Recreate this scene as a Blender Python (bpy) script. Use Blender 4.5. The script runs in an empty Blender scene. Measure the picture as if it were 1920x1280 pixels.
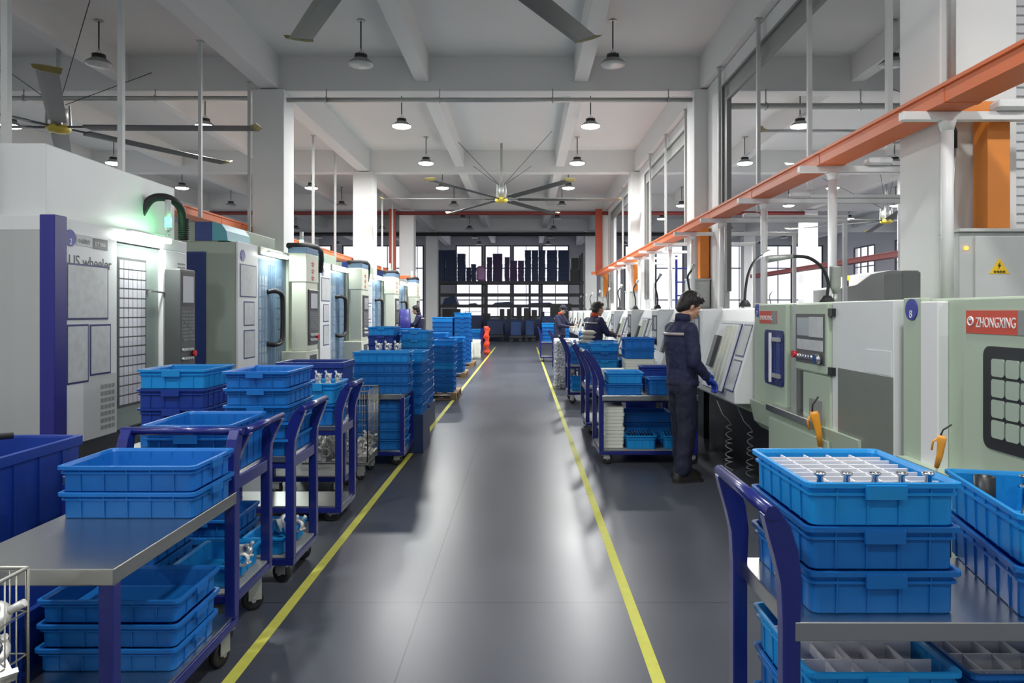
import bpy, math, random
from math import pi, sin, cos, radians
from mathutils import Vector, Matrix, Euler
random.seed(7)
SC = bpy.context.scene
COL = SC.collection
F, VX, VY, EYE = 1337.0, 982.0, 584.0, 1.55      # focal length (px), vanishing point, eye height

# ---------------------------------------------------------------- camera
cd = bpy.data.cameras.new('camera'); cam = bpy.data.objects.new('camera', cd); COL.objects.link(cam)
cd.sensor_fit = 'HORIZONTAL'; cd.sensor_width = 36.0; cd.lens = 36.0 * F / 1920.0
cd.shift_x = (960 - VX) / 1920.0; cd.shift_y = -(640 - VY) / 1920.0
cd.clip_start = 0.05; cd.clip_end = 400
cam.location = (0, 0, EYE); cam.rotation_euler = (pi / 2, 0, 0)
SC.camera = cam
# ---------------------------------------------------------------- view, world
SC.view_settings.view_transform = 'Standard'; SC.view_settings.look = 'None'
SC.view_settings.gamma = 1.0; SC.view_settings.use_curve_mapping = False
SC.view_settings.exposure = 0.4
w = bpy.data.worlds.new('world'); SC.world = w; w.use_nodes = True
w.node_tree.nodes['Background'].inputs[0].default_value = (0.86, 0.88, 1.0, 1)
w.node_tree.nodes['Background'].inputs[1].default_value = 1.1
LAMP_W = 160.0; LAMP_BACK = .65
def area(name, loc, rot, sx, sy, watts, color=(1, 1, 1), parent=None, spread=pi, shape='RECTANGLE'):
    l = bpy.data.lights.new(name, 'AREA'); l.shape = shape; l.size = sx
    if shape == 'RECTANGLE': l.size_y = sy
    l.energy = watts; l.color = color; l.spread = spread
    o = bpy.data.objects.new(name, l); COL.objects.link(o); o.location = loc; o.rotation_euler = rot
    if parent: o.parent = parent
    return o

# ---------------------------------------------------------------- materials
MATS = {}; KIDS = {}
def mat(name, col, rough=0.5, metal=0.0, var=0.0, vscale=6.0, bump=0.0, bscale=60.0, coat=0.0, emit=None, estr=0.0, spec=0.5, trans=0.0, rvar=0.0, stretch=None, bdist=.01):
    if name in MATS: return MATS[name]
    m = bpy.data.materials.new(name); m.use_nodes = True
    nt = m.node_tree; b = nt.nodes['Principled BSDF']
    b.inputs['Base Color'].default_value = (*col, 1); b.inputs['Roughness'].default_value = rough
    b.inputs['Metallic'].default_value = metal; b.inputs['Specular IOR Level'].default_value = spec
    b.inputs['Coat Weight'].default_value = coat; b.inputs['Coat Roughness'].default_value = 0.1
    b.inputs['Transmission Weight'].default_value = trans
    if emit: b.inputs['Emission Color'].default_value = (*emit, 1); b.inputs['Emission Strength'].default_value = estr
    if var or bump or rvar:
        tc = nt.nodes.new('ShaderNodeTexCoord'); src = tc.outputs['Object']
        if stretch:
            mp = nt.nodes.new('ShaderNodeMapping'); mp.inputs['Scale'].default_value = stretch
            nt.links.new(src, mp.inputs[0]); src = mp.outputs[0]
        if var or rvar:
            n = nt.nodes.new('ShaderNodeTexNoise'); n.inputs['Scale'].default_value = vscale; n.inputs['Detail'].default_value = 5
            nt.links.new(src, n.inputs['Vector'])
        if var:
            r = nt.nodes.new('ShaderNodeMix'); r.data_type = 'RGBA'
            r.inputs[6].default_value = (*[max(0, c * (1 - var)) for c in col], 1)
            r.inputs[7].default_value = (*[min(1, c * (1 + var)) for c in col], 1)
            nt.links.new(n.outputs[0], r.inputs[0]); nt.links.new(r.outputs[2], b.inputs['Base Color'])
        if rvar:
            q = nt.nodes.new('ShaderNodeMapRange'); q.inputs[1].default_value = .3; q.inputs[2].default_value = .7
            q.inputs[3].default_value = max(0.02, rough - rvar); q.inputs[4].default_value = min(1, rough + rvar)
            nt.links.new(n.outputs[0], q.inputs[0]); nt.links.new(q.outputs[0], b.inputs['Roughness'])
        if bump:
            n2 = nt.nodes.new('ShaderNodeTexNoise'); n2.inputs['Scale'].default_value = bscale
            nt.links.new(src, n2.inputs['Vector'])
            bp = nt.nodes.new('ShaderNodeBump'); bp.inputs['Strength'].default_value = bump; bp.inputs['Distance'].default_value = bdist
            nt.links.new(n2.outputs[0], bp.inputs['Height']); nt.links.new(bp.outputs[0], b.inputs['Normal'])
    MATS[name] = m
    return m
paint = mat('wall_paint', (.76, .77, .76), .75, var=.04, vscale=1.2, bump=.05)
ceilp = mat('ceiling_paint', (.74, .75, .74), .8, var=.03, vscale=.8)
crate_m = mat('crate_blue', (.014, .20, .62), .38, var=.12, vscale=5, rvar=.08)
crate_c = mat('crate_cyan_or_lit', (.018, .36, .80), .35, var=.10, vscale=5, rvar=.08)  # cyan crates, plus the lit look painted on topmost and distant ones
crate_n = mat('crate_navy', (.008, .038, .26), .4, var=.15, vscale=5)
crate_d = mat('crate_dark', (.012, .03, .10), .5, var=.2, vscale=5)  # rack crates' backlit shade put into the colour; also plain dark items
crate_p = mat('crate_purple', (.05, .02, .10), .5, var=.2, vscale=5)  # purple darkened in the colour for the backlit rack crates
pinkm = mat('pink_film', (.5, .25, .5), .4, var=.2)
frame_b = mat('frame_blue', (.010, .018, .165), .26, coat=.4, var=.1)
steel = mat('stainless_steel', (.56, .57, .55), .28, 1.0)
galv = mat('galvanised', (.50, .52, .50), .5, .7, var=.15, vscale=20)
chrome = mat('chrome', (.75, .75, .78), .12, 1.0)
cast = mat('cast_aluminium', (.68, .68, .66), .42, .55, var=.15, vscale=30, bump=.2)
wire = mat('wire_zinc', (.42, .42, .37), .4, .8)
rubber = mat('black_rubber', (.02, .02, .022), .6)
blackm = mat('black_paint', (.018, .019, .022), .4)
darkg = mat('dark_grey_panel', (.085, .09, .09), .45, var=.1)
midg = mat('mid_grey', (.25, .26, .25), .5, var=.06)
lightg = mat('light_grey', (.52, .54, .53), .45, var=.05)
whitep = mat('white_plastic', (.80, .80, .80), .4)
whitem = mat('machine_white', (.72, .74, .74), .38, var=.03, vscale=2)
green = mat('machine_sage', (.44, .53, .41), .38, var=.04, vscale=2)
cream = mat('machine_cream', (.70, .73, .60), .38, var=.04, vscale=2)
greyside = mat('machine_grey', (.45, .47, .46), .5, var=.06, vscale=2)
sideg = mat('machine_green_grey', (.36, .42, .35), .45, var=.05, vscale=2)
bluep = mat('machine_blue', (.015, .045, .22), .4, var=.08)
stripe = mat('stripe_blue', (.02, .02, .20), .35, var=.05)
doorb = mat('door_blue_grey', (.17, .27, .40), .3, var=.08, vscale=3)
doorg = mat('door_grey_green', (.27, .33, .30), .35, var=.06)
teal = mat('teal_cover', (.10, .38, .45), .35)
orange = mat('orange_duct', (.72, .17, .055), .5, var=.06, vscale=3)
orange2 = mat('orange_post', (.75, .24, .03), .5, var=.05)
redduct = mat('red_duct', (.42, .07, .035), .55, var=.1); darkred = mat('dark_red_tray', (.16, .03, .03), .55)
redpipe = mat('red_pipe', (.24, .035, .03), .5)
bandr = mat('badge_blue', (.03, .04, .33), .4)
signr = mat('sign_red', (.62, .07, .035), .45)
signw = mat('sign_white', (.85, .85, .82), .5)
yellow = mat('yellow_tape', (.62, .62, .10), .6, var=.15, vscale=14)
yel2 = mat('yellow_sign', (.85, .55, .02), .5)
gun = mat('orange_yellow_plastic', (.80, .33, .03), .35, var=.15)
paper = mat('paper_sheet', (.56, .58, .58), .28, var=.22, vscale=14)
paperf = mat('paper_frame_navy', (.02, .025, .14), .4)
pane = mat('machine_pane', (.62, .62, .68), .15, var=.08, coat=.5)
pane_b = mat('machine_pane_blue', (.30, .40, .52), .12, var=.12, coat=.5)
screen = mat('screen_glass', (.42, .45, .46), .12, coat=.6)
foam = mat('white_foam', (.74, .76, .68), .6, var=.05)
divm = mat('divider_white', (.86, .86, .90), .45)
sack = mat('sack_cloth', (.62, .58, .48), .8, var=.2, bump=.4, bscale=30)
foil = mat('crumpled_foil', (.62, .62, .64), .25, .7, bump=1.0, bscale=22, var=.3, vscale=20, bdist=.05)
wood = mat('pallet_wood', (.30, .20, .10), .7, var=.3, vscale=9, bump=.2)
redm = mat('red_button', (.6, .02, .03), .35)
orwrap = mat('orange_wrap', (.80, .07, .02), .5, var=.2, bump=.4)
skin = mat('skin', (.52, .29, .19), .5, var=.06)
hairm = mat('hair', (.016, .012, .012), .42, bump=.8, bscale=160, stretch=(1, 1, .25))
cloth = mat('navy_workwear', (.014, .016, .058), .75, var=.25, vscale=14, bump=.5, bscale=22)
cloth2 = mat('navy_trousers', (.010, .012, .034), .8, var=.25, vscale=14, bump=.5, bscale=18)
glove = mat('glove_blue', (.02, .06, .42), .55)
collar_r = mat('collar_red', (.60, .07, .03), .6)
strip_m = mat('reflective_strip', (.45, .38, .38), .3)
shoe = mat('shoe_leather', (.02, .017, .016), .4)
eyew = mat('eye_white', (.7, .7, .68), .2)
lamp_off = mat('lens_unlit', (.55, .57, .56), .3, coat=.3)
lamp_on = mat('lens_lit', (.9, .9, .9), .3, emit=(1, 1, 1), estr=9)
led_on = mat('tube_lit', (.9, .9, .9), .3, emit=(.94, 1, .95), estr=14)
green_on = mat('beacon_green', (.05, .8, .2), .3, emit=(.05, 1, .22), estr=7)
green_dim = mat('beacon_pale_green', (.3, .8, .5), .3, emit=(.3, 1, .6), estr=2.5)
amber_on = mat('beacon_amber', (.9, .3, .03), .3, emit=(1, .35, .03), estr=2.5)
fan_y = mat('fan_yellow', (.62, .50, .06), .45, var=.2); fan_t = mat('fan_tip_shaded', (.22, .19, .06), .5, var=.3)  # winglet yellow darkened to the backlit look of the overhead fan
fan_m = mat('fan_blade_metal', (.10, .105, .10), .42, .4)  # blade tone lowered too, for the backlit overhead fan
conc = mat('far_wall_paint', (.62, .62, .66), .8, var=.03)
curtain = mat('strip_curtain', (.35, .35, .38), .4, var=.1)

def floor_material():
    m = bpy.data.materials.new('polished_concrete'); m.use_nodes = True; nt = m.node_tree; b = nt.nodes['Principled BSDF']
    tc = nt.nodes.new('ShaderNodeTexCoord')
    def noise(scale, detail, st=None, dist=0):
        n = nt.nodes.new('ShaderNodeTexNoise'); n.inputs['Scale'].default_value = scale; n.inputs['Detail'].default_value = detail
        n.inputs['Distortion'].default_value = dist
        if st:
            mp = nt.nodes.new('ShaderNodeMapping'); mp.inputs['Scale'].default_value = st
            nt.links.new(tc.outputs['Object'], mp.inputs[0]); nt.links.new(mp.outputs[0], n.inputs['Vector'])
        else: nt.links.new(tc.outputs['Object'], n.inputs['Vector'])
        return n
    n1 = noise(.45, 3); n2 = noise(2.6, 4, (1, .3, 1))
    cr = nt.nodes.new('ShaderNodeValToRGB'); cr.color_ramp.elements[0].position = .3; cr.color_ramp.elements[1].position = .72
    cr.color_ramp.elements[0].color = (.056, .063, .080, 1); cr.color_ramp.elements[1].color = (.090, .097, .118, 1)
    ad = nt.nodes.new('ShaderNodeMath'); ad.operation = 'MULTIPLY_ADD'; ad.inputs[1].default_value = .35
    nt.links.new(n2.outputs[0], ad.inputs[0])
    ml = nt.nodes.new('ShaderNodeMath'); ml.operation = 'MULTIPLY'; ml.inputs[1].default_value = .65
    nt.links.new(n1.outputs[0], ml.inputs[0]); nt.links.new(ml.outputs[0], ad.inputs[2]); nt.links.new(ad.outputs[0], cr.inputs[0])
    # saw-cut joints
    sx = nt.nodes.new('ShaderNodeSeparateXYZ'); nt.links.new(tc.outputs['Object'], sx.inputs[0])
    def joint(out, off, period, wd):
        a = nt.nodes.new('ShaderNodeMath'); a.operation = 'ADD'; a.inputs[1].default_value = off; nt.links.new(out, a.inputs[0])
        p = nt.nodes.new('ShaderNodeMath'); p.operation = 'PINGPONG'; p.inputs[1].default_value = period / 2; nt.links.new(a.outputs[0], p.inputs[0])
        l = nt.nodes.new('ShaderNodeMath'); l.operation = 'LESS_THAN'; l.inputs[1].default_value = wd; nt.links.new(p.outputs[0], l.inputs[0])
        return l
    j1 = joint(sx.outputs[0], .54, 5.5, .0035); j2 = joint(sx.outputs[1], 1.2, 5.0, .004)
    mx = nt.nodes.new('ShaderNodeMath'); mx.operation = 'MAXIMUM'; nt.links.new(j1.outputs[0], mx.inputs[0]); nt.links.new(j2.outputs[0], mx.inputs[1])
    mc = nt.nodes.new('ShaderNodeMix'); mc.data_type = 'RGBA'; mc.inputs[7].default_value = (.008, .009, .011, 1)
    sc = nt.nodes.new('ShaderNodeMath'); sc.operation = 'MULTIPLY'; sc.inputs[1].default_value = .8
    nt.links.new(mx.outputs[0], sc.inputs[0]); nt.links.new(sc.outputs[0], mc.inputs[0])
    nt.links.new(cr.outputs[0], mc.inputs[6]); nt.links.new(mc.outputs[2], b.inputs['Base Color'])
    rr = nt.nodes.new('ShaderNodeMapRange'); rr.inputs[1].default_value = .3; rr.inputs[2].default_value = .72
    rr.inputs[3].default_value = .27; rr.inputs[4].default_value = .36
    nt.links.new(ad.outputs[0], rr.inputs[0]); nt.links.new(rr.outputs[0], b.inputs['Roughness'])
    b.inputs['Specular IOR Level'].default_value = .34
    return m
floor_m = floor_material()
def translucent(m, f):
    nt = m.node_tree; b = nt.nodes['Principled BSDF']; t = nt.nodes.new('ShaderNodeBsdfTranslucent'); x = nt.nodes.new('ShaderNodeMixShader'); x.inputs[0].default_value = f
    src = b.inputs['Base Color'].links
    if src: nt.links.new(src[0].from_socket, t.inputs[0])
    else: t.inputs[0].default_value = b.inputs['Base Color'].default_value
    nt.links.new(b.outputs[0], x.inputs[1]); nt.links.new(t.outputs[0], x.inputs[2]); nt.links.new(x.outputs[0], nt.nodes['Material Output'].inputs[0])
for m_ in (crate_m, crate_c): translucent(m_, .3)
def pane_material():
    m = bpy.data.materials.new('window_glass'); m.use_nodes = True; nt = m.node_tree
    nt.nodes.remove(nt.nodes['Principled BSDF'])
    t = nt.nodes.new('ShaderNodeBsdfTransparent'); g = nt.nodes.new('ShaderNodeBsdfGlossy'); g.inputs['Roughness'].default_value = .05
    x = nt.nodes.new('ShaderNodeMixShader'); x.inputs[0].default_value = .07
    nt.links.new(t.outputs[0], x.inputs[1]); nt.links.new(g.outputs[0], x.inputs[2]); nt.links.new(x.outputs[0], nt.nodes['Material Output'].inputs[0])
    return m
glass = pane_material()

# ---------------------------------------------------------------- mesh builder
def smooth(pts, n=6):
    P = [Vector(p) for p in pts]; out = []
    for i in range(len(P) - 1):
        p0, p1, p2, p3 = P[max(i - 1, 0)], P[i], P[i + 1], P[min(i + 2, len(P) - 1)]
        for k in range(n):
            t = k / n; out.append(.5 * (2 * p1 + (p2 - p0) * t + (2 * p0 - 5 * p1 + 4 * p2 - p3) * t * t + (3 * p1 - p0 - 3 * p2 + p3) * t ** 3))
    return out + [P[-1]]
class MB:
    def __init__(s, o=(0, 0, 0)):
        s.v = []; s.f = []; s.sm = []; s.o = Vector(o); s.M = None
    def add(s, vs, fs, smooth=False):
        b = len(s.v)
        for p in vs:
            p = Vector(p)
            if s.M is not None: p = s.M @ p
            s.v.append(p)
        for f in fs: s.f.append([b + i for i in f]); s.sm.append(smooth)
        return s
    def box(s, x0, x1, y0, y1, z0, z1):
        x0, x1 = min(x0, x1), max(x0, x1); y0, y1 = min(y0, y1), max(y0, y1); z0, z1 = min(z0, z1), max(z0, z1)
        return s.add([(x0, y0, z0), (x1, y0, z0), (x1, y1, z0), (x0, y1, z0), (x0, y0, z1), (x1, y0, z1), (x1, y1, z1), (x0, y1, z1)],
                     [(3, 2, 1, 0), (4, 5, 6, 7), (0, 1, 5, 4), (1, 2, 6, 5), (2, 3, 7, 6), (3, 0, 4, 7)])
    def rbox(s, x0, x1, y0, y1, z0, z1, r=.01):
        """box with chamfered vertical and horizontal edges"""
        cx, cy = (x0 + x1) / 2, (y0 + y1) / 2; hx, hy = abs(x1 - x0) / 2, abs(y1 - y0) / 2; r = min(r, hx * .9, hy * .9, abs(z1 - z0) * .45)
        L = [rrect(cx, cy, hx - r, hy - r, z0, r * .5, 2), rrect(cx, cy, hx, hy, z0 + r, r, 2), rrect(cx, cy, hx, hy, z1 - r, r, 2), rrect(cx, cy, hx - r, hy - r, z1, r * .5, 2)]
        return s.loft(L, True, True)
    def loft(s, loops, cap0=False, cap1=False, smooth=False, closed=True):
        n = len(loops[0]); vs = [p for l in loops for p in l]; fs = []
        for k in range(len(loops) - 1):
            for i in range(n if closed else n - 1):
                j = (i + 1) % n; fs.append((k * n + i, k * n + j, (k + 1) * n + j, (k + 1) * n + i))
        s.add(vs, fs, smooth)
        b = len(s.v) - len(vs)
        if cap0: s.f.append([b + i for i in reversed(range(n))]); s.sm.append(False)
        if cap1: s.f.append([b + (len(loops) - 1) * n + i for i in range(n)]); s.sm.append(False)
        return s
    def cyl(s, p0, p1, r, seg=10, r2=None, caps=True):
        return s.tube([p0, p1], [r, r if r2 is None else r2], seg, caps)
    def tube(s, pts, r, seg=8, caps=True):
        pts = [Vector(p) for p in pts]; rs = r if isinstance(r, (list, tuple)) else [r] * len(pts)
        loops = []; up = None
        for i, p in enumerate(pts):
            t = (pts[min(i + 1, len(pts) - 1)] - pts[max(i - 1, 0)]).normalized()
            if up is None:
                a = Vector((0, 0, 1)) if abs(t.z) < .9 else Vector((1, 0, 0)); u = t.cross(a).normalized()
            else:
                u = (up - t * up.dot(t)).normalized()
            up = u; v = t.cross(u)
            loops.append([p + (u * cos(2 * pi * k / seg) + v * sin(2 * pi * k / seg)) * rs[i] for k in range(seg)])
        return s.loft(loops, caps, caps, True)
    def bar(s, p0, p1, w, h):
        """rectangular bar between two points"""
        p0, p1 = Vector(p0), Vector(p1); t = (p1 - p0).normalized(); a = Vector((0, 0, 1)) if abs(t.z) < .95 else Vector((0, 1, 0))
        u = t.cross(a).normalized() * w / 2; v = u.cross(t).normalized() * h / 2
        l = lambda p: [p - u - v, p + u - v, p + u + v, p - u + v]
        return s.loft([l(p0), l(p1)], True, True)
    def lathe(s, prof, c=(0, 0, 0), seg=20, axis='z', a0=0, a1=2 * pi, caps=True):
        loops = []; c = Vector(c)
        for r, h in prof:
            l = []
            for k in range(seg):
                a = a0 + (a1 - a0) * k / seg
                p = (r * cos(a), r * sin(a), h)
                if axis == 'x': p = (h, r * cos(a), r * sin(a))
                if axis == 'y': p = (r * sin(a), h, r * cos(a))
                l.append(c + Vector(p))
            loops.append(l)
        return s.loft(loops, caps, caps, True)
    def ring(s, c, R, r, axis='z', seg=16, m=6):
        vs = []; fs = []
        for i in range(seg):
            a = 2 * pi * i / seg
            for j in range(m):
                b = 2 * pi * j / m; q = R + r * cos(b); h = r * sin(b)
                p = {'z': (q * cos(a), q * sin(a), h), 'x': (h, q * cos(a), q * sin(a)), 'y': (q * sin(a), h, q * cos(a))}[axis]
                vs.append(Vector(c) + Vector(p))
        for i in range(seg):
            for j in range(m):
                fs.append((i * m + j, ((i + 1) % seg) * m + j, ((i + 1) % seg) * m + (j + 1) % m, i * m + (j + 1) % m))
        return s.add(vs, fs, True)
    def prism(s, poly, axis, a, b):
        """poly of (u,v); axis x: (y,z), y: (x,z), z: (x,y)"""
        P = {'x': lambda u, v, t: (t, u, v), 'y': lambda u, v, t: (u, t, v), 'z': lambda u, v, t: (u, v, t)}[axis]
        return s.loft([[P(u, v, a) for u, v in poly], [P(u, v, b) for u, v in poly]], True, True)
    def ball(s, c, rx, ry=None, rz=None, seg=14, rings=9, M=None):
        ry = ry or rx; rz = rz or rx; vs = []; fs = []; c = Vector(c); R = M or Matrix.Identity(3)
        for i in range(1, rings):
            t = pi * i / rings
            for k in range(seg):
                a = 2 * pi * k / seg; vs.append(c + R @ Vector((rx * sin(t) * cos(a), ry * sin(t) * sin(a), rz * cos(t))))
        for i in range(rings - 2):
            for k in range(seg): fs.append((i * seg + k, (i + 1) * seg + k, (i + 1) * seg + (k + 1) % seg, i * seg + (k + 1) % seg))
        n = len(vs); vs += [c + R @ Vector((0, 0, rz)), c - R @ Vector((0, 0, rz))]
        for k in range(seg):
            fs.append((n, k, (k + 1) % seg)); fs.append((n + 1, (rings - 2) * seg + (k + 1) % seg, (rings - 2) * seg + k))
        return s.add(vs, fs, True)
    def cap(s, p0, p1, r0, r1=None, seg=12):
        r1 = r0 if r1 is None else r1
        s.cyl(p0, p1, r0, seg, r1); s.ball(p0, r0, seg=seg); s.ball(p1, r1, seg=seg); return s
    def build(s, name, m, parent=None, bevel=0.0):
        me = bpy.data.meshes.new(name); me.from_pydata([tuple(p - s.o) for p in s.v], [], s.f)
        me.polygons.foreach_set('use_smooth', s.sm); me.materials.append(m); me.update()
        o = bpy.data.objects.new(name, me); COL.objects.link(o)
        if parent is not None: o.parent = parent; KIDS.setdefault(parent.name, []).append(o)
        else: o.location = s.o
        if bevel:
            b = o.modifiers.new('bevel', 'BEVEL'); b.width = bevel; b.segments = 2; b.limit_method = 'ANGLE'; b.angle_limit = radians(40)
        return o
def rrect(cx, cy, hx, hy, z, r, n=3):
    pts = []; r = max(r, 1e-4)
    for qx, qy, a0 in ((1, 1, 0), (-1, 1, pi / 2), (-1, -1, pi), (1, -1, 1.5 * pi)):
        for k in range(n + 1):
            a = a0 + pi / 2 * k / n
            pts.append(Vector((cx + qx * (hx - r) + r * cos(a), cy + qy * (hy - r) + r * sin(a), z)))
    return pts
def tag(o, label, cat, group=None, kind=None):
    if label: o['label'] = label
    if cat: o['category'] = cat
    if group: o['group'] = group
    if kind: o['kind'] = kind
    return o
def thing(name, label, cat, loc=(0, 0, 0), rz=0, group=None):
    o = bpy.data.objects.new(name, None); COL.objects.link(o); o.empty_display_size = .1
    o.location = loc; o.rotation_euler = (0, 0, rz)
    return tag(o, label, cat, group)
def struct(mb, name, m, bevel=0, kind='structure', parent=None):
    o = mb.build(name, m, parent, bevel); o['kind'] = kind; return o
def copy_tree(o, parent=None):
    c = o.copy(); COL.objects.link(c)
    if parent is not None: c.parent = parent; KIDS.setdefault(parent.name, []).append(c)
    for ch in KIDS.get(o.name, []): copy_tree(ch, c)
    return c
def dup(root, loc, rz=None, label=None, group=None):
    c = copy_tree(root); c.location = loc
    if rz is not None: c.rotation_euler = (0, 0, rz)
    if label: c['label'] = label
    if group: c['group'] = group
    return c
def text(s, loc, rot, size, m, parent, org=(0, 0, 0), name='lettering', sx=1.0, align='LEFT', ext=.001):
    c = bpy.data.curves.new(name, 'FONT'); c.body = s; c.size = size; c.extrude = ext; c.align_x = align; c.materials.append(m)
    tmp = bpy.data.objects.new(name, c); me = bpy.data.meshes.new_from_object(tmp); bpy.data.objects.remove(tmp)
    if not me.materials: me.materials.append(m)
    o = bpy.data.objects.new(name, me); COL.objects.link(o); o.location = Vector(loc) - Vector(org); o.rotation_euler = rot; o.scale = (sx, 1, 1)
    if parent is not None: o.parent = parent; KIDS.setdefault(parent.name, []).append(o)
    return o
ORD = ['topmost', 'second from top', 'third from top', 'fourth from top', 'fifth from top', 'sixth from top', 'seventh from top', 'eighth from top', 'ninth from top', 'tenth from top', 'eleventh from top', 'twelfth from top']
# ================================================================ the hall
XL, XR, YB, YE, ZC, ZB = -17.0, 20.0, -9.0, 46.0, 6.45, 5.78
ROWS = [-2.15, 5.85, 13.85, 21.85, 29.85, 37.85]
m = MB(); m.box(XL, XR, YB, YE, -.12, 0); struct(m, 'floor', floor_m)
m = MB(); m.box(XL, XR, YB, YE, ZC, ZC + .2); struct(m, 'ceiling', ceilp)
def wall_with_windows(name, axis, at, thick, lo, hi, wins, z0, z1, m_):
    """solid wall pieces round a row of openings"""
    mb = MB()
    def pc(a, b, za, zb):
        if b - a < .01: return
        if axis == 'y': mb.box(a, b, at, at + thick, za, zb)
        else: mb.box(at, at + thick, a, b, za, zb)
    pc(lo, hi, 0, z0); pc(lo, hi, z1, ZC)
    c = lo
    for a, b in wins: pc(c, a, z0, z1); c = b
    pc(c, hi, z0, z1)
    return struct(mb, name, m_)
WN = [0]
def window(axis, at, a, b, z0, z1, cols, zs):
    WN[0] += 1
    def bx(mb, a0, a1, za, zb, t0, t1):
        if axis == 'y': mb.box(a0, a1, at + t0, at + t1, za, zb)
        else: mb.box(at + t0, at + t1, a0, a1, za, zb)
    f = MB(); t = .07
    bx(f, a, b, z0, z0 + t, -.03, .06); bx(f, a, b, z1 - t, z1, -.03, .06)
    bx(f, a, a + t, z0 + t, z1 - t, -.03, .06); bx(f, b - t, b, z0 + t, z1 - t, -.03, .06)
    for k in range(1, cols):
        c = a + (b - a) * k / cols; bx(f, c - .02, c + .02, z0 + t, z1 - t, -.02, .05)
    for z in zs: bx(f, a + t, b - t, z - .03, z + .03, -.025, .055)
    o = struct(f, 'window_%d' % WN[0], blackm)
    g = MB(); bx(g, a + t, b - t, z0 + t, z1 - t, .01, .018); g.build('pane', glass, o)
ends = []
for x in (-5.85, -4.4, -2.63, -.83, 1.07): pass
ends = [(-16.2, -14.4), (-14.2, -12.4), (-11.7, -9.9), (-9.7, -7.9), (-7.3, -6.45), (-4.38, -2.66), (-2.52, -.82), (-.70, 1.02), (1.16, 2.92), (6.5, 8.3), (8.5, 10.3), (11.0, 12.8), (13.0, 14.8), (15.5, 17.3), (17.5, 19.3)]
wall_with_windows('wall_end', 'y', YE, .25, XL, XR, ends, 1.2, 5.82, conc)
for a, b in ends: window('y', YE, a, b, 1.2, 5.82, 2, [2.3, 4.35])
backs = [(-15, -12), (-2.5, .2), (6, 9)]
wall_with_windows('wall_back', 'y', YB - .25, .25, XL, XR, backs, .9, 5.2, paint)
for a, b in backs: window('y', YB - .1, a, b, .9, 5.2, 2, [2.6])
rws = [(y, y + 2.6) for y in (-7, -3.5, 1.0, 9, 12.2, 16.6, 19.8, 24.6, 27.8, 32.6, 35.8, 40.6)]
wall_with_windows('wall_right', 'x', XR, .25, YB, YE, rws, 1.2, 5.4, conc)
for a, b in rws: window('x', XR, a, b, 1.2, 5.4, 3, [2.4, 4.2])
wall_with_windows('wall_left', 'x', XL - .25, .25, YB, YE, rws, 2.2, 5.0, paint)
for a, b in rws: window('x', XL - .1, a, b, 2.2, 5.0, 3, [3.5])
# columns
CX = [-13.3, -4.86, 3.54, 11.9]
for cx in CX:
    for y in ROWS:
        m = MB(); m.box(cx - .3, cx + .3, y - .3, y + .3, 0, ZB); struct(m, 'column', paint, .012)
for y in ROWS:
    m = MB(); m.box(XL, XR, y - .17, y + .17, ZB, ZC + .02); struct(m, 'cross_beam', ceilp, .012)
for x, wd, zb in [(-13.3, .3, 5.80), (-10.5, .26, 5.96), (-7.7, .26, 5.96), (-4.86, .34, 5.80), (-1.95, .27, 5.96), (1.10, .27, 5.96), (3.54, .34, 5.80), (6.4, .26, 5.96), (9.2, .26, 5.96), (11.9, .34, 5.80), (14.8, .26, 5.96), (17.5, .26, 5.96)]:
    m = MB(); m.box(x - wd / 2, x + wd / 2, YB, YE, zb, ZC + .02); struct(m, 'long_beam', ceilp, .012)
# infill wall with a framed opening on the machine side (between the columns of the aisle's right row)
for k, y in enumerate(ROWS[2:5]):
    m = MB(); m.box(3.49, 3.61, y - 1.35, y - .3, 0, ZB); m.box(3.49, 3.61, y - 7.7, y - 1.35, 5.50, ZB)
    struct(m, 'wall_right_infill', paint)
    m = MB(); ya, zt_ = y - 1.35, 5.50
    for o_ in (0, .30):
        m.box(3.465, 3.49, y - 7.69, ya - o_, zt_ - o_ - .035, zt_ - o_); m.box(3.465, 3.49, ya - .035 - o_, ya - o_, 1.9, zt_ - o_ - .035)
    m.box(3.50, 3.56, y - 7.69, ya - .02, zt_ - .30, zt_ - .02); m.box(3.50, 3.56, ya - .28, ya - .02, 1.9, zt_ - .30)
    struct(m, 'trim_%d' % (k + 1), midg)
# ribbed white wall seen past the first column
m = MB(); m.box(4.5, 7.2, 6.75, 6.85, 0, ZB)
z = .1
while z < 5.7: m.box(4.5, 7.2, 6.72, 6.75, z, z + .055); z += .085
struct(m, 'wall_ribbed', whitep)
# yellow floor lines
for nm, x in (('trim_4', -1.235), ('trim_5', .565)):
    m = MB(); m.box(x - .0275, x + .0275, -3, 31, 0, .0015); struct(m, nm, yellow)
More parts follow.
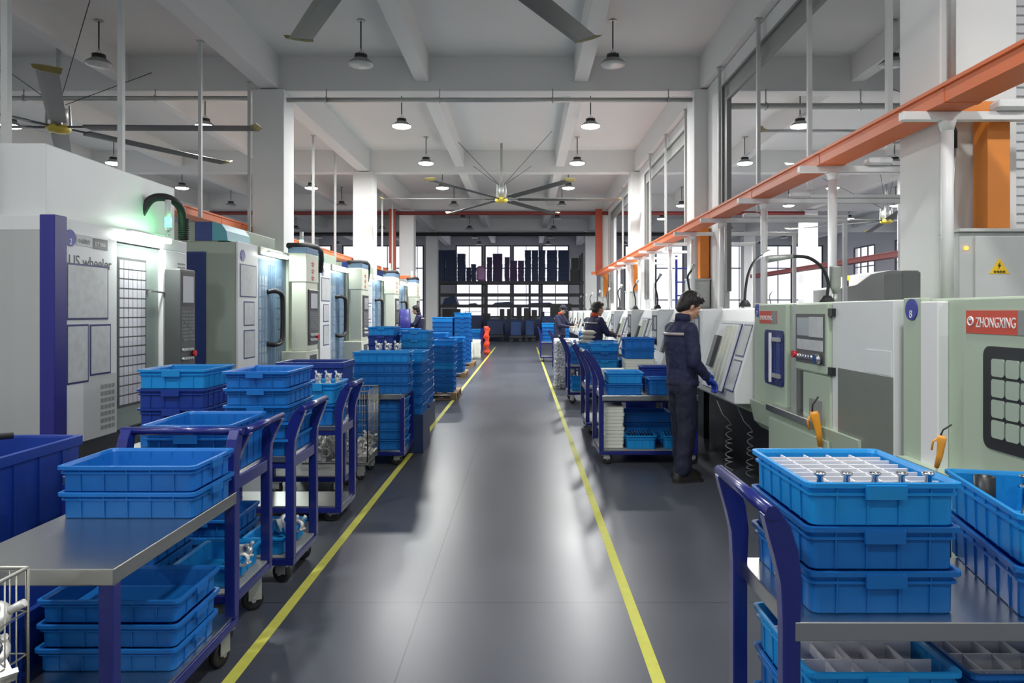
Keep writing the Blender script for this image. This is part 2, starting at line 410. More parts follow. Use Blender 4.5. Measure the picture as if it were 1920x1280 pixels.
# pipes under the beams
def ceiling_pipe(y, z, r, m_, x0, x1, label, name='ceiling_pipe', clamps=()):
    t = thing(name, label, 'pipe', (x0, y, z))
    MB((x0, y, z)).cyl((x0, y, z), (x1, y, z), r, 12).build('pipe_run', m_, t)
    for c in clamps:
        q = MB((x0, y, z)); q.ring((c, y, z), r + .012, .012, 'x', 12); q.cyl((c, y, z + r), (c, y, ZB), .012, 6); q.build('clamp', galv, t)
ceiling_pipe(13.55, 5.57, .045, galv, -4.5, 3.2, 'grey pipe clamped under the beam between the first wide pair of columns', clamps=(-3.75, -1.6, .55, 2.75))
ceiling_pipe(13.55, 5.60, .045, galv, -13.0, -5.2, 'grey pipe over the big fan beside the white machine box', clamps=(-11.8, -9.5, -7.0))
ceiling_pipe(13.55, 5.45, .06, galv, 3.9, 11.6, 'grey sprinkler pipe across the bay beyond the orange tray', clamps=(4.6, 6.4))
ceiling_pipe(29.5, 5.62, .08, redpipe, -13.0, 11.6, 'red brown pipe running across the whole hall below a beam')
ceiling_pipe(37.5, 5.62, .10, blackm, -13.0, 11.6, 'dark pipe across the hall just before the tall storage rack')
# vertical drop posts from the beams
def drop_post(x, y, z0, z1, label, grp, w_=.05):
    t = thing('drop_post', label, 'post', (x, y, z0), group=grp)
    o = (x, y, z0)
    MB(o).box(x - w_ / 2, x + w_ / 2, y - w_ / 2, y + w_ / 2, z0, z1).build('tube', lightg, t)
    MB(o).box(x - .05, x + .05, y - .05, y + .05, z1 - .01, z1).build('flange', galv, t)
for k, (y, lb) in enumerate([(7.0, 'pale post at the picture edge rising behind the white machine box'), (9.0, 'pale post rising behind the middle of the white machine box'), (11.2, 'pale post above the black cable conduit of the white machine'), (13.2, 'pale post beside the wide grey column behind the green machine'),
                  (17.2, 'pale post just past the wide column, first of two'), (19.2, 'pale post just past the wide column, second of two'), (23.6, 'pale post past the second column over the machine row'), (25.6, 'pale post next to the red vertical duct'), (27.6, 'thin pale post near the far electrical cabinet')]):
    drop_post(-5.08, y, 3.03, 5.80, lb, 'drop posts over the tall machines', .065 if k < 2 else .05)
for k, (y, lb) in enumerate([(6.65, 'pale post beside the first column above the orange tray'), (8.5, 'pale post over the second crossarm of the orange tray'), (10.35, 'pale post in front of the framed opening top'), (12.4, 'pale post beside the framed opening near the column'),
                  (15.0, 'pale post past the wide column by the lathe row'), (17.1, 'pale post at the far framed opening'), (19.2, 'pale post before the third column of the lathe row'), (24.5, 'thin pale post past the third column')]):
    drop_post(3.405, y, 3.0, 5.80, lb, 'drop posts over the lathe row', .05)
# orange cable trays
def cable_tray(x0, x1, y0, y1, z0, z1, m_, label, arms=(), armx=(0, 0), lids=True):
    o = ((x0 + x1) / 2, (y0 + y1) / 2, z0); t = thing('cable_tray', label, 'cable tray', o)
    b = MB(o); b.box(x0, x1, y0, y1, z0, z0 + .012); b.box(x0, x0 + .012, y0, y1, z0 + .012, z1); b.box(x1 - .012, x1, y0, y1, z0 + .012, z1)
    b.box(x0 - .02, x0, y0, y1, z1 - .015, z1); b.box(x1, x1 + .02, y0, y1, z1 - .015, z1); b.build('channel', m_, t)
    if lids: MB(o).box(x0 - .02, x1 + .02, y0, y1, z1, z1 + .01).build('lid', m_, t)
    for i in range(int((y1 - y0) / 2.1)):
        y = y0 + 1.3 + i * 2.1; q = MB(o); q.box(x0 - .004, x1 + .004, y - .03, y + .03, z0 - .004, z1 - .02); q.build('joint_plate', m_, t)
cable_tray(2.93, 3.19, 1.6, 29, 3.01, 3.13, orange, 'long orange cable tray rising over the lathe row')
cable_tray(-5.52, -5.20, 8.9, 29, 3.06, 3.18, orange, 'orange cable tray hung behind the tall green machines')
cable_tray(10.8, 11.15, 12, 34, 3.15, 3.3, darkred, 'dark red cable tray in the far bay beyond the columns')
# white crossarms with a pipe down to every lathe
arms = [(3.2, 3.9), (5.22, 4.3), (7.16, 4.3), (9.2, 4.9), (11.15, 5.05), (13.1, 5.0), (15.1, 4.9), (17.1, 4.2), (19.1, 4.2), (21.1, 4.2), (23.2, 4.2)]
AL = ['at the picture edge above the first lathe', 'beside the first column', 'above the lathe with the red maker sign', 'above the standing worker', 'before the framed opening', 'beside the wide column', 'just past the wide column', 'ninth of the row, before the third column', 'tenth of the row, at the third column', 'eleventh of the row, past the third column', 'last of the row before the rack']
for i, (y, xe) in enumerate(arms):
    o = (3.10, y, 1.6); t = thing('service_frame', 'white service crossarm with pipe under orange tray, ' + AL[i], 'service frame', o, group='white service crossarms along the orange tray')
    b = MB(o); b.box(2.76, xe, y - .035, y + .035, 2.945, 3.008); b.build('crossarm', whitep, t, .006)
    b = MB(o); b.cyl((3.10, y, 1.617), (3.10, y, 2.90), .043, 14); b.lathe([(.043, 2.87), (.055, 2.92), (.062, 2.944)], (3.10, y, 0), 14); b.build('down_pipe', whitep, t)
    if xe > 4.8: MB(o).box(xe - .06, xe, y - .03, y + .03, 0.0, 2.944).build('outer_post', whitep, t, .006)
    if i in (1, 2, 3, 4):
        b = MB(o); b.rbox(3.42, 3.67, y - .09, y + .03, 3.009, 3.085, .02); b.box(3.67, xe, y - .06, y + .02, 3.01, 3.05); b.build('junction_cover', whitep, t)
# orange duct with electrical cabinet at each lathe-side column
def cabinet(x0, x1, y0, y1, z0, z1, label, sign=True, lamp=False):
    o = ((x0 + x1) / 2, y0, z0); t = thing('electrical_cabinet', label, 'electrical cabinet', o, group='wall mounted electrical cabinets')
    MB(o).box(x0, x1, y0, y1, z0, z1).build('body', lightg, t, .008)
    MB(o).box(x0 - .015, x1 + .015, y0 - .03, y1, z1, z1 + .025).build('top_cover', lightg, t, .004)
    d = MB(o); d.box(x0 + .11, x1 - .015, y0 - .018, y0, z0 + .03, z1 - .03); dd = d.build('door', lightg, t, .005)
    MB(o).rbox(x0 + .15, x0 + .18, y0 - .04, y0 - .018, z0 + .35, z0 + .5, .006).build('handle', galv, dd)
    if sign:
        cx, cz = (x0 + x1) / 2 + .04, z1 - .25; s_ = .075
        MB(o).prism([(cx - s_, cz - s_ * .8), (cx + s_, cz - s_ * .8), (cx, cz + s_ * .75)], 'y', y0 - .021, y0 - .018).build('warning_sign', yel2, dd)
        q = MB(o); q.prism([(cx + .008, cz + .03), (cx - .014, cz - .004), (cx - .001, cz - .004), (cx - .008, cz - .03), (cx + .014, cz + .006), (cx + .001, cz + .006)], 'y', y0 - .0225, y0 - .021)
        q.build('lightning_bolt', blackm, dd)
        text('有电危险', (cx, y0 - .0225, cz - s_ * .72), (pi / 2, 0, 0), .022, blackm, dd, o, 'warning_text', align='CENTER')
    if lamp: MB(o).cyl((x0 + .05, y0 - .012, z1 - .12), (x0 + .05, y0, z1 - .12), .014, 10).build('pilot_lamp', amber_on, t)
    return t
for i, y in enumerate((5.45, 13.43, 21.43, 29.43)):
    lb = ['beside the first column', 'at the wide column behind the worker', 'at the third column of the lathe row', 'at the fourth column near the rack'][i]
    o = (3.55, y, 2.17); t = thing('orange_duct', 'orange duct elbow dropping from tray to cabinet ' + lb, 'cable duct', o, group='orange drop ducts')
    dx = 0 if i == 0 else -.17
    bb = MB(o); bb.box(3.20, 3.63 + dx, y - .13, y + .04, 3.03, 3.12); bb.build('branch', orange2, t, .004)
    bb = MB(o); bb.box(3.46 + dx, 3.63 + dx, y - .13, y + .04, 2.17, 3.03); bb.build('drop', orange2, t, .004)
    cabinet(3.23 + dx, 3.72 + dx * 1.5, y - .16, y + .09, 1.62 if i else 1.15, 2.14, 'light grey electrical cabinet ' + lb + (' with a lightning warning triangle' if i == 0 else ''), sign=i == 0, lamp=i < 2)
for x, y, lb, z0 in ((3.10, 29.45, 'by the lathe row', 3.2), (-5.42, 29.45, 'by the tall machines', 2.6), (12.35, 21.63, 'in the far bay behind the goose neck lamp', 3.0)):
    o = (x, y, z0); t = thing('red_duct', 'tall red vertical cable duct ' + lb, 'cable duct', o)
    MB(o).box(x - .14, x + .14, y - .06, y + .06, z0, ZB).build('duct', redduct if x < 10 else redduct, t, .004)
    MB(o).box(x - .3, x + .3, y - .09, y + .07, z0 - .12, z0).build('tee', orange, t, .004)
# column side conduit
for x, y, r, z0, lb in ((3.30, 5.50, .03, 3.14, 'thin grey conduit on the first column above the tray'), (4.32, 5.9, .045, 0, 'dark drain pipe beside the ribbed white wall')):
    m = MB((x, y, z0)); m.cyl((x, y, z0), (x, y, ZB), r, 12); tag(m.build('conduit_pipe', galv if z0 else midg), lb, 'pipe')
o = (3.30, 5.5, 2.0); t = thing('cable_hose', 'short black hose curving out under the orange tray beside the column', 'hose', o)
MB(o).tube([(3.19, 5.45, 3.0), (3.22, 5.45, 3.0), (3.27, 5.45, 2.98), (3.29, 5.45, 2.93), (3.29, 5.45, 2.80)], .022, 10).build('hose', rubber, t)
MB(o).cyl((3.29, 5.5, 2.16), (3.29, 5.45, 2.80), .016, 8).build('conduit', galv, t)

# ---------------------------------------------------------------- high bay lamps
def make_lamp(name, lens, label, loc):
    o = (0, 0, 0); t = thing(name, label, 'ceiling lamp', loc, group='high bay lamps')
    MB().cyl((0, 0, .28), (0, 0, ZC - 5.68), .012, 8).build('rod', blackm, t)
    MB().lathe([(.07, ZC - 5.685), (.07, ZC - 5.70)], seg=14).build('ceiling_plate', galv, t)
    q = MB(); q.ring((0, 0, .27), .025, .006, 'x', 12); q.tube([(-.05, 0, .19), (-.04, 0, .245), (0, 0, .255), (.04, 0, .245), (.05, 0, .19)], .005, 6); q.build('hook', galv, t)
    q = MB(); q.lathe([(.095, .125), (.105, .13), (.105, .185), (.085, .195)], seg=20)
    for k in range(16):
        a = 2 * pi * k / 16; q.bar((.095 * cos(a), .095 * sin(a), .135), (.095 * cos(a), .095 * sin(a), .195), .012, .03)
    q.build('driver_housing', blackm, t)
    MB().lathe([(.10, .127), (.13, .115), (.20, .055), (.215, .03), (.21, .028), (.125, .108), (.10, .12)], seg=28, caps=False).build('reflector', midg, t)
    MB().lathe([(.208, .032), (.20, .012), (.15, -.008), (.001, -.018)], seg=28, caps=False).build('lens', lens, t)
    return t
l_off = make_lamp('high_bay_lamp', lamp_off, 'unlit bell shaped lamp hanging over the white machine box', (-7.15, 12.0, 5.68))
l_on = make_lamp('high_bay_lamp', lamp_on, 'lit bell shaped lamp beyond the first pipe, tall machine side', (-2.74, 16.0, 5.68))
LX = [(-11.5, 'in the outer bay behind the hanging fan'), (-7.15, 'over the tall machine row bay'), (-2.74, 'over the aisle, tall machine side'), (1.50, 'over the aisle, lathe side'), (6.2, 'in the bay behind the lathes'), (10.4, 'in the outer bay behind the lathes'), (14.6, 'in the outermost bay behind the lathes')]
RWN = {12: 'front visible row', 16: 'first lit row', 20: 'second lit row', 24: 'third lit row', 28: 'fourth row, unlit', 32: 'fifth row, unlit', 36: 'sixth row, unlit', 40: 'seventh row, unlit', 44: 'last row before the windows, unlit'}
for y in (-6, -2, 2, 6.5, 12, 16, 20, 24, 28, 32, 36, 40, 44):
    if y == 6.5: continue
    for x, xl in LX:
        if x > 12 and y < 20: continue
        lit = y in (16, 20, 24) or (x > 5 and y in (28, 32)) or y in (-6, -2, 2)  # lit rows behind the camera are added, unseen fill light
        if y == 6.5: continue
        lab = ('lit' if lit else 'dark') + ' lamp ' + xl + ', ' + (RWN.get(y) or {-6: 'added unseen row before rear wall', -2: 'second added row from rear wall', 2: 'third added row from rear wall'}[y])
        if (x, y) == (-7.15, 12): l_off['label'] = lab; continue
        if (x, y) == (-2.74, 16): l_on['label'] = lab; c = l_on
        else: c = dup(l_on if lit else l_off, (x, y, 5.68), label=lab)
        if lit:
            e = LAMP_W * {2: .65, -2: .3, -6: .12}.get(y, 1)
            area('lamp_light', (0, 0, -.03), (0, 0, 0), .4, .4, e, (1, 1, .985), parent=c, shape='DISK')
# ---------------------------------------------------------------- big ceiling fans
def make_fan(label, loc, a0=0.0):
    t = thing('ceiling_fan', label, 'ceiling fan', loc, group='large six blade ceiling fans')
    q = MB(); q.lathe([(.001, -.10), (.16, -.08), (.20, -.02), (.16, .03), (.001, .04)], seg=24, caps=False); q.build('hub_cap', fan_y, t)
    q = MB(); q.lathe([(.12, .03), (.12, .12), (.15, .13), (.15, .33), (.09, .36), (.05, .5)], seg=20)
    for k in range(4):
        a = pi / 4 + k * pi / 2; q.bar((.19 * cos(a), .19 * sin(a), .02), (.17 * cos(a), .17 * sin(a), .42), .03, .03)
    q.build('motor', galv, t)
    MB().cyl((0, 0, .45), (0, 0, ZC - loc[2]), .035, 12).build('down_rod', galv, t)
    for k in range(4):
        a = pi / 4 + k * pi / 2 ; MB().cyl((.1 * cos(a), .1 * sin(a), .42), (2.0 * cos(a), 2.0 * sin(a), ZC - loc[2]), .007, 6).build('guy_wire', blackm, t)
    for k in range(6):
        a = a0 + k * pi / 3; R = Matrix.Rotation(a, 4, 'Z')
        def sec(r, c, th, tw, dz=0):
            ps = [(-c / 2, 0), (-c * .3, th * .8), (0, th), (c * .3, th * .6), (c / 2, 0), (c * .2, -th * .2), (-c * .25, -th * .2)]
            return [R @ Vector((r, u * cos(tw) - v * sin(tw), u * sin(tw) + v * cos(tw) + dz)) for u, v in ps]
        b = MB(); b.loft([sec(.16, .07, .03, .2), sec(.45, .08, .03, .2), sec(.5, .28, .035, -.12), sec(3.40, .28, .026, -.10)], True, True); bl = b.build('blade', fan_m, t)
        b = MB(); b.loft([sec(3.40, .30, .035, -.10), sec(3.46, .32, .05, -.05, .0), sec(3.52, .36, .014, 0, .05)], True, True); b.build('tip_winglet', fan_t, bl)
    return t
fan = make_fan('six blade ceiling fan with yellow hub over the far aisle', (-.65, 20.8, 4.82), radians(1))
dup(fan, (-.97, 5.6, 4.82), radians(-1), 'dark ceiling fan right overhead showing two blade tips at the top edge')
dup(fan, (-8.22, 12.6, 4.80), 0, 'ceiling fan with yellow hub above the white machine box')
dup(fan, (7.75, 12.9, 4.80), 0, 'ceiling fan in the bay behind the lathes, half behind a column')
dup(fan, (12.2, 24.0, 4.6), radians(12), 'small looking distant fan between the far lamps behind the lathes')
# ================================================================ machines
XM = -4.06                                     # aisle face of the tall machines
def panel_grid(b, x, y0, y1, z0, z1, ny, nz, g=.012, th=.006):
    """little panes on a face normal to x"""
    for i in range(ny):
        for k in range(nz):
            a = y0 + (y1 - y0) * i / ny + g / 2; c = z0 + (z1 - z0) * k / nz + g / 2
            b.box(x, x + th, a, a + (y1 - y0) / ny - g, c, c + (z1 - z0) / nz - g)
def poster(o, t, x, y0, y1, z0, z1, m1=None, sgn=1, marks=0):
    fr = MB(o); fr.box(x, x + .004 * sgn, y0, y1, z0, z1); f = fr.build('notice_frame', m1 or paperf, t)
    MB(o).box(x + .004 * sgn, x + .007 * sgn, y0 + .018, y1 - .018, z0 + .018, z1 - .018).build('sheet', paper, f)
def badge(o, t, x, y, z, r, txt, sgn=1):
    b = MB(o).lathe([(r, x), (r, x + .006 * sgn)], (0, y, z), 24, 'x').build('number_badge', bandr, t)
    text(txt, (x + .007 * sgn, y, z - r * .75), (pi / 2, 0, sgn * pi / 2), r * 1.0, signw, b, o, 'badge_number', align='CENTER')
def control_panel(o, t, x0, x1, y0, y1, z0, z1, sgn=1, big=True, nm='control_panel', paperd=False):
    """slim box with screen and keys on the face looking to +x (sgn=1) or -x"""
    xf = x1 if sgn > 0 else x0
    c = MB(o).rbox(x0, x1, y0, y1, z0, z1, .012).build(nm, darkg, t)
    w_, h = y1 - y0, z1 - z0; e = .004 * sgn
    MB(o).box(xf, xf + e, y0 + w_ * .14, y1 - w_ * .14, z0 + h * .66, z1 - h * .07).build('screen', screen, c)
    MB(o).box(xf, xf + e * .6, y0 + w_ * .08, y1 - w_ * .08, z0 + h * .62, z1 - h * .03).build('screen_bezel', blackm, c)
    k = MB(o); ny, nz = 8, 9
    for i in range(ny):
        for j in range(nz):
            if (i * 7 + j * 3) % 11 == 0: continue
            a = y0 + w_ * (.10 + .8 * i / ny); q = z0 + h * (.27 + .32 * j / nz); k.box(xf, xf + e, a, a + w_ * .065, q, q + h * .022)
    k.build('keypad', midg, c)
    for i in range(5):
        for f in (.18, .09): MB(o).lathe([(w_ * .05, xf), (w_ * .045, xf + .025 * sgn)], (0, y0 + w_ * (.12 + .15 * i), z0 + h * f), 10, 'x').build('knob', lightg, c)
    MB(o).lathe([(w_ * .09, xf), (w_ * .1, xf + .035 * sgn)], (0, y0 + w_ * .82, z0 + h * .135), 14, 'x').build('emergency_stop', redm, c)
    return c
def tube_light(o, t, x, y0, y1, z, watts=14, sgn=1):
    q = MB(o); q.rbox(x - .03, x + .03, y0, y1, z + .02, z + .05, .01); b = q.build('light_fitting', whitep, t)
    MB(o).cyl((x, y0 + .02, z), (x, y1 - .02, z), .028, 12).build('lit_tube', led_on, b)
    area('tube_glow', Vector((x + .04 * sgn, (y0 + y1) / 2, z - .04)) - Vector(o), (0, radians(-25 * sgn), 0), .06, y1 - y0, watts, (.93, 1, .95), parent=t)
def beacon(o, t, x, y, z0, h, m_, base=.06, watts=0):
    MB(o).cyl((x, y, z0), (x, y, z0 + base * 3), .014, 10).build('beacon_pole', galv, t)
    b = MB(o).cyl((x, y, z0 + base * 3), (x, y, z0 + base * 3 + h), .032, 14).build('signal_beacon', whitep, t)
    MB(o).cyl((x, y, z0 + base * 3 + h * .1), (x, y, z0 + base * 3 + h * .42), .036, 14).build('lit_segment', m_, b)
    if watts: 
        l = bpy.data.lights.new('beacon_light', 'POINT'); l.energy = watts; l.color = (.1, 1, .3); l.shadow_soft_size = .05
        q = bpy.data.objects.new('beacon_light', l); COL.objects.link(q); q.location = Vector((x + .06, y - .03, z0 + base * 3 + h * .25)) - Vector(o); q.parent = t

# --- the white machine with the blue stripe
Y1 = 6.12; X1 = -4.05; o = (X1 - 1, Y1 + 1.2, 0)
t = thing('machining_centre', 'white machining centre with a navy corner stripe and a tall box on its roof', 'machine tool', o)
MB(o).box(X1 - 2.1, X1 - .03, Y1 + .03, Y1 + 2.42, 0, .35).build('plinth', blackm, t)
MB(o).box(X1 - 2.2, X1, Y1, Y1 + .98, .35, 2.25).build('side_body', greyside, t, .006)
MB(o).box(X1 - 2.2, X1 - .06, Y1 + .98, Y1 + 1.84, .35, 2.25).build('rear_body', whitem, t)
b = MB(o); b.box(X1 - 2.2, X1, Y1, Y1 + 2.45, 2.25, 2.38); b.build('top_fascia', whitem, t, .006)
MB(o).box(X1 - 2.2, X1, Y1 + 1.84, Y1 + 2.45, .35, 2.25).build('column_cover', whitem, t, .006)
b = MB(o); b.box(X1 - 2.15, X1 - .12, Y1 + .10, Y1 + 2.4, 2.38, 3.02); b.build('roof_box', whitem, t, .01)
b = MB(o); b.box(X1, X1 + .014, Y1 + .15, Y1 + .95, .36, 2.26); fp = b.build('front_panel', whitem, t, .003)
MB(o).box(X1 - .10, X1 + .03, Y1 - .012, Y1 + .16, .33, 2.385).build('corner_stripe', stripe, t, .008)
MB(o).box(X1 + .014, X1 + .0155, Y1 + .42, Y1 + .95, .37, .95).build('film_patch', lightg, fp)
q = MB(o)
for k in range(7):
    for j in range(4): q.box(X1 + .0155, X1 + .0165, Y1 + .68 + .06 * j, Y1 + .73 + .06 * j, .42 + .065 * k, .46 + .065 * k)
q.build('faded_print', midg, fp)
xf = X1 + .014
poster(o, fp, xf, Y1 + .17, Y1 + .80, 1.475, 1.985, paperf, 1, 14)
poster(o, fp, xf, Y1 + .17, Y1 + .49, .90, 1.435, paperf, 1, 5)
poster(o, fp, xf, Y1 + .51, Y1 + .845, .95, 1.43, paperf, 1, 0)
badge(o, fp, xf, Y1 + .225, 2.205, .075, '2')
b = MB(o).box(xf, xf + .004, Y1 + .31, Y1 + .54, 2.15, 2.25).build('maker_plate', lightg, fp)
text('中机数控', (xf + .005, Y1 + .33, 2.175), (pi / 2, 0, pi / 2), .045, midg, b, o)
b = MB(o).box(xf, xf + .004, Y1 + .56, Y1 + .79, 2.14, 2.24).build('model_plate', darkg, fp)
text('DT 500B', (xf + .005, Y1 + .585, 2.17), (pi / 2, 0, pi / 2), .045, signw, b, o)
text('US wheeler', (xf + .001, Y1 + .20, 1.955), (pi / 2, 0, pi / 2), .150, blackm, fp, o, sx=.93)
dr = MB(o).box(X1 - .06, X1 - .02, Y1 + .98, Y1 + 1.82, .37, 2.24).build('sliding_door', doorg, t, .004)
MB(o).box(X1 - .02, X1 - .016, Y1 + 1.02, Y1 + 1.56, .58, 2.10).build('window_backing', darkg, dr)
q = MB(o); panel_grid(q, X1 - .016, Y1 + 1.04, Y1 + 1.54, .60, 2.08, 6, 15, .014, .005); q.build('window_panes', pane, dr)
q = MB(o); q.bar((X1 + .03, Y1 + 1.56, 1.77), (X1 + .03, Y1 + 1.86, 1.76), .018, .018); q.box(X1 - .02, X1 + .03, Y1 + 1.56, Y1 + 1.59, 1.75, 1.79); q.build('door_handle', steel, dr)
MB(o).box(X1 - .04, X1 + .03, Y1 + 1.83, Y1 + 1.89, .36, 2.24).build('door_jamb', whitep, t)
tube_light(o, t, X1 + .10, Y1 + 1.0, Y1 + 1.85, 2.33, 11)
control_panel(o, t, X1 + .04, X1 + .22, Y1 + 1.84, Y1 + 2.2, .92, 2.03)
q = MB(o).box(X1, X1 + .05, Y1 + 2.0, Y1 + 2.1, 1.3, 1.5).build('panel_arm', darkg, t)
q = MB(o)
for k in range(3): q.box(X1, X1 + .003, Y1 + 2.22, Y1 + 2.40, 2.10 - .04 * k, 2.12 - .04 * k)
q.build('printed_label', midg, t)
beacon(o, t, X1 + .06, Y1 + 1.88, 2.37, .34, green_on, .03, 1.2)
# cable conduit on the roof
q = MB(o); q.tube(smooth([(X1 - .16, Y1 + 1.72, 2.62), (X1 - .08, Y1 + 1.76, 2.78), (X1 + .0, Y1 + 1.86, 2.83), (X1 + .06, Y1 + 2.02, 2.81), (X1 + .08, Y1 + 2.16, 2.70), (X1 + .08, Y1 + 2.2, 2.38)]), .045, 12)
for k in range(10): q.ring((X1 + .08, Y1 + 2.2, 2.4 + .025 * k), .055, .008, 'z', 12)
q.build('cable_conduit', rubber, t)

# --- the green machines with blue doors
def make_vmc(d, num, label, first=True):
    X = XM; o = (X - .9, d + 1.2, 0)
    t = thing('machining_centre', label, 'machine tool', o, group='tall green machining centres')
    MB(o).box(X - 1.9, X - .05, d + .05, d + 3.0, 0, .3).build('plinth', blackm, t)
    MB(o).box(X - 2.0, X - .03, d, d + 2.9, .3, 2.54).build('body', sideg, t, .01)
    MB(o).box(X - 1.95, X - .30, d + .06, d + 2.4, 2.54, 2.82).build('roof_housing', sideg, t, .01)
    MB(o).box(X - .62, X - .37, d + .045, d + .9, 2.56, 2.83).build('roof_cover', bluep, t, .004)
    q = MB(o); q.prism([(X - .37, 2.56), (X - .15, 2.56), (X - .17, 2.70), (X - .24, 2.80), (X - .37, 2.83)], 'y', d + .045, d + .9); q.build('corner_cover', teal, t)
    dd = MB(o).box(X - 1.5, X - .44, d - .02, d, .35, 2.40).build('side_door', bluep, t, .004)
    MB(o).rbox(X - .62, X - .60, d - .06, d - .02, 1.55, 1.72, .005).build('handle', chrome, dd)
    fp = MB(o).box(X - .03, X, d + .02, d + .80, .35, 2.55).build('front_panel', whitem, t, .004)
    badge(o, fp, X, d + .20, 2.36, .085, num)
    poster(o, fp, X, d + .10, d + .72, 1.76, 2.24, None, 1, 5)
    poster(o, fp, X, d + .24, d + .64, 1.34, 1.70, None, 1, 4)
    poster(o, fp, X, d + .24, d + .66, .86, 1.28, None, 1, 3)
    dr = MB(o).box(X - .05, X - .015, d + .82, d + 2.12, .35, 2.42).build('sliding_door', doorb, t, .004)
    q = MB(o); panel_grid(q, X - .015, d + .86, d + 1.22, .55, 2.12, 3, 9, .03, .004); q.build('window_panes', pane_b, dr); q = MB(o); panel_grid(q, X - .015, d + 1.62, d + 1.96, .55, 2.12, 3, 9, .04, .004); q.build('window_panes', pane_b, dr)
    q = MB(o)
    for k in range(6): q.box(X - .015, X - .008, d + 1.26 + .055 * k, d + 1.28 + .055 * k, .45, 2.3)
    q.build('door_ribs', doorb, dr)
    hh = [(X - .01, d + 1.22, 1.86), (X + .08, d + 1.30, 1.88), (X + .13, d + 1.45, 1.84), (X + .14, d + 1.50, 1.70), (X + .14, d + 1.50, 1.2), (X + .13, d + 1.45, 1.06), (X + .08, d + 1.30, 1.02), (X - .01, d + 1.22, 1.04)]
    MB(o).tube(smooth(hh, 4), .040, 10).build('door_handle', blackm, dr)
    MB(o).box(X - .03, X + .03, d + 2.12, d + 2.24, .35, 2.45).build('door_jamb', cream, t, .004)
    MB(o).box(X - .04, X + .03, d + .82, d + 2.24, 2.43, 2.55).build('header', cream, t, .004)
    tube_light(o, t, X + .10, d + .95, d + 1.85, 2.45, 9)
    # control column
    cc = MB(o).rbox(X + .10, X + .40, d + 1.92, d + 2.62, 2.05, 2.54, .012).build('column_head', cream, t)
    MB(o).rbox(X + .14, X + .39, d + 1.94, d + 2.60, .88, 2.05, .012).build('control_column', cream, t)
    MB(o).rbox(X - .02, X + .40, d + 1.90, d + 2.62, .12, .88, .012).build('column_base', cream, t)
    MB(o).box(X + .08, X + .40, d + 1.93, d + 2.60, 2.54, 2.64).build('column_cap', doorb, t, .006)
    control_panel(o, t, X + .38, X + .42, d + 2.02, d + 2.55, .98, 1.93)
    q = MB(o)
    for k in range(3):
        zc = 2.38 - .12 * k; q.box(X + .40, X + .403, d + 2.18, d + 2.36, zc - .008, zc + .008); q.box(X + .40, X + .403, d + 2.2, d + 2.34, zc - .045, zc - .03); q.box(X + .40, X + .403, d + 2.26, d + 2.28, zc - .06, zc + .04)
    q.build('red_characters', redm, cc)
    MB(o).box(X + .395, X + .402, d + 2.1, d + 2.5, .55, .80).build('lower_vent', darkg, t)
    q = MB(o); q.box(X - .2, X + .1, d + 2.9, d + 3.3, .3, 1.4); q.build('chip_box', greyside, t)
    beacon(o, t, X + .18, d + 2.35, 2.64, .24, green_dim, .02)
    q = MB(o); q.tube([(X + .10, d + 1.9, 2.66), (X + .25, d + 2.3, 2.70), (X + .3, d + 2.8, 2.72), (X + .26, d + 3.25, 2.68), (X + .2, d + 3.5, 2.55), (X + .16, d + 3.55, 2.30)], .05, 10); q.build('cable_conduit', rubber, t)
    return t
v = make_vmc(10.1, 'C4', 'tall sage green machining centre with blue door, next after the white machine')
for k, (d, lb) in enumerate([(14.2, 'second tall green machining centre along the row, beside the wide column'), (18.3, 'third tall green machining centre along the row, tube light glowing'), (22.4, 'last tall green machining centre of the row, before the cabinet')]):
    dup(v, (XM - .9, d + 1.2, 0), label=lb)
cabinet(-4.65, -3.85, 26.0, 26.4, 0.0, 2.1, 'tall grey electrical cabinet by the last tall machine, yellow triangle on the door')
o = (-4.2, 26.1, 2.13); t = thing('orange_duct', 'orange elbow duct above the tall far cabinet behind the sitting worker', 'cable duct', o)
b = MB(o); b.box(-4.7, -4.0, 26.1, 26.25, 2.75, 2.87); b.box(-4.12, -4.0, 26.1, 26.25, 2.13, 2.75); b.build('duct', orange, t)

